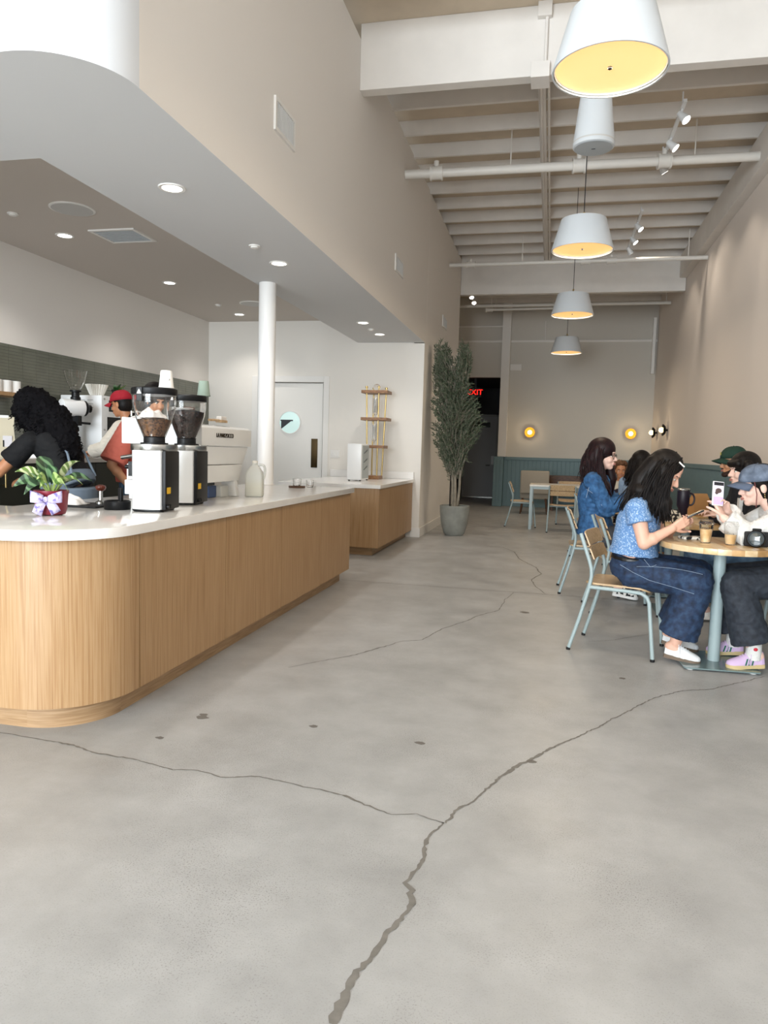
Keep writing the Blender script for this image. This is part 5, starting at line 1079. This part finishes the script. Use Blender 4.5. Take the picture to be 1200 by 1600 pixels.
# --- woman in white knit and washed cap
B = Person('woman in white knit and washed blue cap photographing with her phone', (1.66, 5.04, 0), 180, dict(
    pelvis=(.06, 0, .56), chest=(.15, 0, .80), neck=(.27, 0, .985), head=(.365, .0, 1.115), shR=(.25, -.165, .92), shL=(.25, .165, .92), elR=(.42, -.15, .82), wrR=(.555, .06, .955), elL=(.45, .20, .815), wrL=(.595, .17, .92),
    hipR=(.09, -.07, .545), hipL=(.09, .12, .545), knR=(.52, -.0, .52), knL=(.515, .27, .52), anR=(.45, .01, .13), anL=(.40, .29, .125), toeR=(.585, .0, .045), toeL=(.53, .31, .045)), SK_P, hpitch=8, hyaw=4, voxel=.0048,
    hands=(dict(d=(.35, .55, .75), pn=(.6, .7, 0), curl=.7, tcurl=.4), dict(d=(.35, -.45, .8), pn=(.75, -.6, .0), curl=.55, tcurl=.4)))
B.top(KNIT, 1.88, .026, .1, .03, cuff=.018, name='knit_sweater', wr=.004, folds=4, sl_off=.024)
B.trousers(DENIM_D, (.112, .095, .11), .86, .24, .016, .112, 'jeans')
for sd_ in 'RL':
    B.shoe(sd_, mat('lilac_suede', 'cfb4d6', .8), mat('tan_gum_sole', 'c8b384', .6), stripe=mat('green_stripe', '1f6b52', .6), lace=mat('lilac_lace', 'd9c3dd', .7))
    a = B.J['an'+sd_]; sk = MB().cone(a+V((0, 0, .05)), a-V((0, 0, .05)), .043, .046, 20).build('sock', KNIT, B.t)
    MB().ell(a+V((-.0, .041 if sd_ == 'L' else -.041, .02)), (.013, .006, .012), None, 10, 8).build('heart_mark', mat('red_heart', 'c22a3a', .6), sk)
h = lambda *p: B.H @ V(p); CAPW = ramp_mat('washed_blue_canvas', ['4a5566', '5f6b7e', '778498'], 18, (1, 1, 1), .85, 8)
mb = MB(); B.hairshell(mb, 1.0); limb(mb, [h(-.07, 0, .03), h(-.10, 0, -.04), h(-.10, .02, -.10)], [.07, .06, .04])
rt_ = [h(-.02, .085, .03), h(-.06, .08, .03), h(-.1, .04, .03)]
fuse(mb, .006, 3, 'hair', HB, B.t, B.strands(50, rt_, [h(.0, .09, -.10), h(-.1, .08, -.1), h(-.15, .03, -.09)], .005, .006, 3, mid=[h(-.02, .10, -.04), h(-.09, .09, -.03), h(-.13, .04, -.03)]))
MB().tube([h(.045, .076, .04), h(.04, .085, -.04), h(.05, .085, -.12)], .0028, 6).build('loose_lock', mat('red_lock', '6a2320', .5), B.t)
B.cap_hat(CAPW, mat('washed_blue_seam', '556074', .85))
for q in range(3): MB().ell(h(-.006, .088, -.045-.012*q), .004, n=8, m=6).build('earring', BRASS, B.t)
wB = V((1.62, 4.88, 0)); pcB = V((1.03, 4.90, 1.068)); n_ = V((.38, -.9, .12)).normalized(); za = (V((.08, 0, 1))-n_*V((.08, 0, 1)).dot(n_)).normalized(); ya = -n_; xa = ya.cross(za).normalized()
SCR = mat('phone_screen_photo', 'cfc8dc', .2, emit='c9c2d6', es=.55)
ph = phone('white framed phone held up showing a picture', pcB, M((xa, ya, za)).transposed(), SCR); ph.children[0].data.materials.clear(); ph.children[0].data.materials.append(WHITE_MET)
MB().box((-.033, -.0064, -.07), (.033, -.0057, -.02)).build('lilac_caption', mat('lilac_ui', 'b9a6e0', .3, emit='b39de0', es=.5), ph, False); MB().box((-.033, -.0064, .05), (.033, -.0057, .071)).build('dark_status', mat('dark_ui', '25262c', .3), ph, False)
MB().ell((0, -.0058, .018), (.022, .0012, .016), None, 12, 6).ell((-.012, -.0058, .005), (.012, .0012, .012), None, 10, 6).build('pictured_shape', mat('photo_brown', '5b4a48', .4), ph)

# --- woman in denim jacket
C = Person('woman with dark red hair, glasses and denim jacket', (.36, 7.06, 0), -2, dict(
    pelvis=(.08, 0, .57), chest=(.06, 0, .88), neck=(.07, 0, 1.12), head=(.115, 0, 1.285), shR=(.03, -.185, 1.05), shL=(.07, .185, 1.05), elR=(.15, -.225, .83), wrR=(.37, -.11, .875), elL=(.22, .22, .86), wrL=(.41, .06, .87),
    hipR=(.1, -.1, .55), hipL=(.1, .1, .55), knR=(.47, -.14, .53), knL=(.49, .12, .53), anR=(.32, -.2, .12), anL=(.40, .1, .12), toeR=(.45, -.24, .04), toeL=(.54, .08, .04)), SK_P, hpitch=2, hyaw=-16, hs=1.08, fat=1.1, hands=(dict(curl=.8), dict(curl=.8)))
C.top(DENIM_J, 1.9, .024, -.02, .02, cuff=.02, name='denim_jacket', wr=.005, folds=4, sl_off=.022, wscale=1.08)
C.trousers(mat('charcoal_trousers', '4a4d54', .85), (.11, .09, .075), .9)
for k in range(5): MB().ell((.225+.012*k, -.075, .64+.075*k), .007, n=8, m=6).build('jacket_button', BRASS, C.t)
MB().tube([(-.02, -.238, .98), (.03, -.262, .95), (.08, -.268, .9), (.12, -.29, .84)], .0022, 5).tube([(.03, -.235, 1.09), (.0, -.25, 1.0), (-.02, -.235, .9)], .0022, 5).build('jacket_stitching', STITCH, C.t)
mb = MB(); a = C.J['neck']; limb(mb, [a+V((-.07, -.09, .0)), a+V((.03, -.10, -.01)), a+V((.10, -.06, -.06))], [.02, .022, .02]); limb(mb, [a+V((-.07, .09, .0)), a+V((.03, .10, -.01)), a+V((.10, .06, -.06))], [.02, .022, .02]); limb(mb, [a+V((-.07, -.09, 0)), a+V((-.09, 0, .01)), a+V((-.07, .09, 0))], [.022]*3); fuse(mb, .007, 3, 'collar', DENIM_J, C.t)
CH = ramp_mat('checker_canvas', ['17171a', 'e6e3de'], 32, (1, 1, 1), .8, 1, pos=[.49, .51])
for sd_ in 'RL': C.shoe(sd_, CH, PORC)
h = lambda *p: C.H @ V(p); mb = MB(); C.hairshell(mb, 1.1)
limb(mb, [h(-.05, -.05, .0), h(-.07, -.08, -.1), h(-.03, -.10, -.18)], [.08, .07, .06]); limb(mb, [h(-.03, -.085, .05), h(-.035, -.10, -.06), h(-.01, -.11, -.16), V((.15, -.15, 1.0)), V((.17, -.15, .93))], [.035, .04, .045, .042, .02]); limb(mb, [h(.0, .085, .05), h(.03, .10, -.06), h(.06, .12, -.2), V((.2, .13, .93))], [.035, .042, .048, .03]); mb.ell(h(-.12, -.05, -.16), .05)
ex = C.strands(170, [h(.045, -.02, .12), h(.0, -.01, .134), h(-.065, -.0, .118), h(-.105, .0, .07)], [V((.17, -.165, .93)), V((.13, -.19, .96)), V((.03, -.18, 1.02)), V((-.08, -.1, 1.05))], .006, .018, 6, mid=[h(-.03, -.155, .06), h(-.06, -.16, .03), h(-.13, -.13, .03), h(-.18, -.04, .02)]); fuse(mb, .007, 3, 'hair', HR, C.t, ex)
gl = MB()
for y in (-1, 1): gl.tube([h(.1, y*.034+.026*cos(q*pi/8), -.004+.021*sin(q*pi/8)) for q in range(17)], .0026, 6); gl.tube([h(.1, y*.06, .004), h(.06, y*.082, .006), h(-.01, y*.088, .004)], .0024, 6)
gl.tube([h(.104, -.009, .0), h(.106, 0, .003), h(.104, .009, .0)], .0024, 6); gl.build('glasses', BLACK, C.t)
# --- black bobbed woman
D = Person('woman with a black bob and fringe in a dark jacket', (1.68, 6.25, 0), 180, dict(
    pelvis=(.06, 0, .56), chest=(.05, 0, .84), neck=(.10, 0, 1.03), head=(.19, 0, 1.195), shR=(.06, -.17, .97), shL=(.06, .17, .97), elR=(.17, -.22, .76), wrR=(.38, -.08, .84), elL=(.18, .21, .76), wrL=(.34, .0, .83),
    hipR=(.09, -.1, .545), hipL=(.09, .1, .545), knR=(.48, -.13, .53), knL=(.50, .14, .53), anR=(.46, -.13, .12), anL=(.45, .13, .12), toeR=(.6, -.13, .04), toeL=(.6, .13, .04)), SK_P, hpitch=4, hyaw=14, hands=(dict(curl=.8), dict(curl=.8)))
D.top(mat('black_jacket', '1a1b20', .8, bump=.2, bscale=60), 1.9, .02, .05, .01, cuff=.015, name='jacket', folds=3); D.trousers(DENIM_L, (.11, .09, .085), .9)
for sd_ in 'RL': D.shoe(sd_, PORC, PORC)
mb = MB(); mb.loft([[V((.215, y, z)) for y, z in ((-.03, .72), (.045, .72), (.04, .98), (-.02, .98))], [V((.16, y, z)) for y, z in ((-.03, .72), (.045, .72), (.04, .98), (-.02, .98))]]); mb.build('white_tee', KNIT, D.t)
h = lambda *p: D.H @ V(p); mb = MB(); D.hairshell(mb, 1.1); limb(mb, [h(.01, -.09, .05), h(.015, -.098, -.04), h(.02, -.09, -.085)], [.04, .04, .026]); limb(mb, [h(.01, .09, .05), h(.015, .098, -.04), h(.02, .09, -.085)], [.04, .04, .026]); limb(mb, [h(-.07, -.05, .0), h(-.085, 0, -.06), h(-.07, .05, 0)], [.06, .06, .06]); limb(mb, [h(.07, -.06, .062), h(.088, -.03, .06), h(.093, 0, .06), h(.088, .03, .06), h(.07, .06, .062)], [.03, .028, .028, .028, .03])
fuse(mb, .006, 3, 'hair', HB, D.t, None)
# --- bearded man in green cap
Em = Person('bearded man in a dark green cap beyond the bobbed woman', (1.84, 7.32, 0), 180, dict(
    pelvis=(.06, 0, .57), chest=(.05, 0, .87), neck=(.10, 0, 1.08), head=(.185, 0, 1.255), shR=(.05, -.20, 1.01), shL=(.05, .20, 1.01), elR=(.16, -.25, .78), wrR=(.38, -.06, .86), elL=(.18, .24, .80), wrL=(.40, .06, .86),
    hipR=(.09, -.1, .55), hipL=(.09, .1, .55), knR=(.5, -.14, .54), knL=(.5, .14, .54), anR=(.46, -.13, .12), anL=(.46, .13, .12), toeR=(.6, -.13, .04), toeL=(.6, .13, .04)), SK_T, hpitch=6, hyaw=4, fat=1.1, hands=(dict(curl=.9), dict(curl=.9)))
Em.top(mat('charcoal_fleece', '23242a', .9), 1.9, .02, .05, .01, name='hooded_top', folds=3); Em.trousers(DENIM_D); [Em.shoe(q, BLACK, PORC) for q in 'RL']
h = lambda *p: Em.H @ V(p); mb = MB(); limb(mb, [h(.0, -.066, -.03), h(.04, -.055, -.085), h(.082, -.02, -.105), h(.082, .02, -.105), h(.04, .055, -.085), h(.0, .066, -.03)], [.016, .022, .024, .024, .022, .016]); limb(mb, [h(.098, -.022, -.05), h(.104, 0, -.047), h(.098, .022, -.05)], [.006, .007, .006]); fuse(mb, .005, 2, 'beard', mat('brown_beard', '33211a', .8), Em.t)
mb = MB(); Em.hairshell(mb, .93); fuse(mb, .007, 3, 'hair', HB, Em.t)
Em.cap_hat(mat('bottle_green_canvas', '16352a', .8), None, mat('yellow_emblem', 'b9a94a', .6), .005)
# --- group beyond: person from behind, child, person holding child
G = Person('dark haired person in light blue top seen from behind', (1.0, 8.95, 0), 55, dict(
    pelvis=(.03, 0, .56), chest=(.03, 0, .84), neck=(.05, 0, 1.04), head=(.08, 0, 1.20), shR=(.03, -.175, .98), shL=(.03, .175, .98), elR=(.12, -.22, .76), wrR=(.33, -.12, .82), elL=(.12, .22, .76), wrL=(.33, .1, .82),
    hipR=(.06, -.1, .545), hipL=(.06, .1, .545), knR=(.46, -.12, .53), knL=(.46, .12, .53), anR=(.44, -.12, .12), anL=(.44, .12, .12), toeR=(.58, -.12, .04), toeL=(.58, .12, .04)), SK_T, hpitch=5, voxel=.008, hands=(dict(curl=.8), dict(curl=.8)))
G.top(mat('pale_blue_cotton', '8fa6c2', .85), .9, .016, .05, name='blue_top'); G.trousers(DENIM_L); [G.shoe(q, PORC, PORC) for q in 'RL']
h = lambda *p: G.H @ V(p); mb = MB(); G.hairshell(mb, 1.18); limb(mb, [h(-.06, -.03, .0), h(-.10, -.04, -.12), h(-.1, -.03, -.2)], [.09, .085, .06]); limb(mb, [h(-.06, .04, .0), h(-.09, .05, -.12), h(-.09, .04, -.2)], [.09, .08, .06])
fuse(mb, .008, 2, 'hair', HB, G.t, G.strands(80, [h(-.05, -.1, .05), h(-.12, -.03, .08), h(-.12, .04, .06), h(-.05, .1, .05)], [h(-.08, -.13, -.24), h(-.16, -.05, -.27), h(-.16, .05, -.26), h(-.08, .12, -.22)], .008, .02, 4, mid=[h(-.08, -.15, -.08), h(-.19, -.05, -.1), h(-.19, .05, -.1), h(-.08, .14, -.08)]))
Hh = Person('person seated behind the denim jacket woman holding a child', (.53, 9.75, 0), 0, dict(
    pelvis=(.05, 0, .56), chest=(.05, 0, .84), neck=(.08, 0, 1.02), head=(.15, 0, 1.18), shR=(.05, -.17, .97), shL=(.05, .17, .97), elR=(.16, -.25, .76), wrR=(.36, -.2, .84), elL=(.18, .22, .76), wrL=(.38, .1, .84),
    hipR=(.08, -.1, .545), hipL=(.08, .1, .545), knR=(.46, -.14, .53), knL=(.46, .14, .53), anR=(.44, -.12, .12), anL=(.44, .12, .12), toeR=(.58, -.12, .04), toeL=(.58, .12, .04)), SK_B, hpitch=6, voxel=.008, hands=(dict(curl=.6), dict(curl=.6)))
Hh.top(mat('dark_plum_cotton', '2a2230', .85), 1.9, .016, .05, name='long_sleeve_top'); Hh.trousers(DENIM_D); [Hh.shoe(q, BLACK, PORC) for q in 'RL']
mb = MB(); Hh.hairshell(mb, 1.08); fuse(mb, .008, 2, 'hair', HB, Hh.t)
K = Person('small child with curly brown hair facing the camera', (.872, 9.66, .635), -95, dict(
    pelvis=(0, 0, .07), chest=(.0, 0, .22), neck=(.0, 0, .345), head=(.03, 0, .465), shR=(.0, -.10, .30), shL=(.0, .10, .30), elR=(.06, -.13, .19), wrR=(.14, -.08, .13), elL=(.06, .13, .19), wrL=(.14, .08, .13),
    hipR=(.03, -.06, .05), hipL=(.03, .06, .05), knR=(.2, -.08, .05), knL=(.2, .08, .05), anR=(.22, -.08, -.12), anL=(.22, .08, -.12), toeR=(.3, -.08, -.15), toeL=(.3, .08, -.15)), SK_W, hs=.82, fat=.62, voxel=.006, hyaw=5, hands=(dict(curl=.7), dict(curl=.7)))
K.top(mat('child_cream_top', 'c9bfae', .85), 1.9, .01, .05, name='child_top'); K.trousers(mat('child_trousers', '5b6470', .85), (.06, .05, .045), .9)
h = lambda *p: K.H @ V(p); mb = MB(); rr = random.Random(8); R3 = K.H.to_3x3().normalized(); mb.ell(h(-.02, 0, .06), (.085, .075, .08), R3)
for i in range(110):
    v_ = V((rr.gauss(0, 1), rr.gauss(0, 1), rr.gauss(.3, 1))).normalized()
    if v_.x > .45 and v_.z < .45: continue
    mb.ell(h(-.02+v_.x*.115, v_.y*.10, .055+v_.z*.105), rr.uniform(.014, .022), None, 8, 6)
fuse(mb, .006, 1, 'curly_hair', HBR, K.t)

# --- baristas
W1 = Person('barista with long black curly hair and dark tee leaning over the bar', (-3.40, 4.64, 0), 176, dict(
    pelvis=(-.02, 0, .98), chest=(.07, 0, 1.22), neck=(.19, .03, 1.37), head=(.27, .04, 1.50), shR=(.13, -.165, 1.29), shL=(.16, .175, 1.27), elR=(.26, -.24, 1.05), wrR=(.42, -.1, 1.0), elL=(.36, .26, 1.045), wrL=(.58, .14, 1.02),
    hipR=(-.02, -.1, .95), hipL=(-.02, .1, .95), knR=(.0, -.11, .51), knL=(.02, .11, .51), anR=(-.04, -.11, .08), anL=(-.02, .11, .08), toeR=(.1, -.12, .03), toeL=(.12, .12, .03)), SK_W, hpitch=30, hands=(dict(curl=.7), dict(curl=.7)))
W1.top(mat('navy_black_tee', '06070b', .85), .62, .016, .0, .0, cuff=.018, name='dark_tee'); W1.trousers(DENIM_D, (.1, .08, .07), .95)
mb = MB(); W1.torso(mb, .024, -.1, .2, .02, ret=True, shoulders=False); mb.cone((-.02, 0, .95), (-.02, 0, .55), .19, .21, 28); fuse(mb, .008, 3, 'apron', mat('blue_grey_apron', '6f7c8a', .85), W1.t)
for y in (-.06, .06): MB().tube([W1.J['neck']+V((-.06, y, -.02)), V((-.08, y*1.5, 1.2)), V((-.15, y*2, 1.03))], .009, 6).build('apron_strap', MATS['blue_grey_apron'], W1.t)
[W1.shoe(q, BLACK, PORC) for q in 'RL']
h = lambda *p: W1.H @ V(p); mb = MB(); vol = [(h(-.02, 0, .05), .112), (h(-.06, 0, .02), .115), (h(-.10, 0, -.06), .11), (V((.07, .02, 1.43)), .115), (V((.01, .03, 1.35)), .11), (V((-.03, .03, 1.26)), .095), (V((-.05, .03, 1.19)), .07), (h(.02, .05, .0), .085), (h(.02, .07, -.09), .06), (h(-.03, .06, -.15), .07), (h(-.06, .07, -.22), .06), (h(.02, -.06, -.02), .085)]
rr = random.Random(21)
for c, r in vol:
    mb.ell(c, r*.95, n=16, m=12)
    for i in range(120):
        v_ = V((rr.gauss(0, 1), rr.gauss(0, 1), rr.gauss(0, 1))).normalized(); mb.ell(c+v_*r*.96, rr.uniform(.006, .012), None, 6, 5)
ex = MB()
for i in range(650):
    c, r = rr.choice(vol); v_ = V((rr.gauss(0, 1), rr.gauss(0, 1), rr.gauss(-.1, 1))).normalized(); p0 = c+v_*r*.93; ph_ = rr.uniform(0, 6); k_ = rr.uniform(.002, .0035); ex.tube([p0+v_*k_*q+V((sin(ph_+q*1.4)*.008, cos(ph_+q*1.4)*.008, -.006*q)) for q in range(8)], .0026, 4)
fuse(mb, .006, 0, 'curly_hair', HC, W1.t, ex)
W2 = Person('barista in red cap and cream sweater at the back worktop', (-4.12, 6.64, 0), 184, dict(
    pelvis=(-.04, 0, .98), chest=(.0, 0, 1.27), neck=(.05, 0, 1.50), head=(.11, 0, 1.66), shR=(.0, -.19, 1.43), shL=(.02, .19, 1.42), elR=(.16, -.25, 1.2), wrR=(.36, -.1, 1.18), elL=(.16, .24, 1.22), wrL=(.36, .13, 1.18),
    hipR=(-.04, -.1, .95), hipL=(-.04, .1, .95), knR=(-.02, -.11, .51), knL=(-.02, .11, .51), anR=(-.06, -.11, .08), anL=(-.06, .11, .08), toeR=(.08, -.12, .03), toeL=(.08, .12, .03)), SK_W, hpitch=10, hyaw=-8, hands=(dict(curl=.9), dict(curl=.9)))
W2.top(mat('cream_sweatshirt', 'd6cdbf', .9, bump=.2, bscale=120), 1.85, .024, .0, .0, name='sweatshirt', folds=3); W2.trousers(DENIM_L, (.1, .08, .07), .95); [W2.shoe(q, BLACK, PORC) for q in 'RL']
mb = MB(); W2.hairshell(mb, .94); fuse(mb, .007, 2, 'hair', HB, W2.t); W2.cap_hat(mat('crimson_canvas', '9c1526', .8), lift=-.004)
W3 = Person('barista in coral tee with black hair behind the espresso machine', (-3.34, 5.50, 0), 8, dict(
    pelvis=(-.02, 0, .98), chest=(.0, .02, 1.27), neck=(.04, .06, 1.49), head=(.09, .11, 1.635), shR=(-.01, -.19, 1.40), shL=(.04, .20, 1.43), elR=(-.10, -.30, 1.10), wrR=(.02, -.24, .93), elL=(.1, .27, 1.16), wrL=(.3, .2, 1.12),
    hipR=(-.02, -.1, .95), hipL=(-.02, .1, .95), knR=(0, -.11, .51), knL=(0, .11, .51), anR=(-.04, -.11, .08), anL=(-.04, .11, .08), toeR=(.1, -.12, .03), toeL=(.1, .12, .03)), SK_T, hpitch=14, hyaw=-35, hands=(dict(curl=.7), dict(curl=.7)))
W3.top(mat('coral_cotton', 'c9695a', .85, noise_amt=.06, nscale=9), .92, .022, -.1, .02, cuff=.036, name='coral_tee', wscale=1.02); W3.trousers(DENIM_L, (.1, .08, .07), .95); [W3.shoe(q, BLACK, PORC) for q in 'RL']
a, b = W3.J['elR'], W3.J['wrR']; MB().cone(a.lerp(b, .86), a.lerp(b, .97), .034, .033, 18).build('wrist_watch', BLACK, W3.t)
h = lambda *p: W3.H @ V(p); mb = MB(); W3.hairshell(mb, 1.12); limb(mb, [h(-.08, -.03, -.02), h(-.1, -.08, -.12), V((-.03, -.10, 1.43)), V((.0, -.14, 1.36))], [.06, .045, .035, .02]); fuse(mb, .007, 3, 'hair', HB, W3.t, W3.strands(50, [h(.04, -.07, .1), h(-.05, -.09, .06), h(-.1, -.04, .05)], [V((.02, -.15, 1.34)), V((-.02, -.14, 1.36)), V((-.06, -.10, 1.4))], .005, .008, 3, mid=[h(-.03, -.13, -.05), h(-.1, -.11, -.05), h(-.14, -.06, -.05)]))
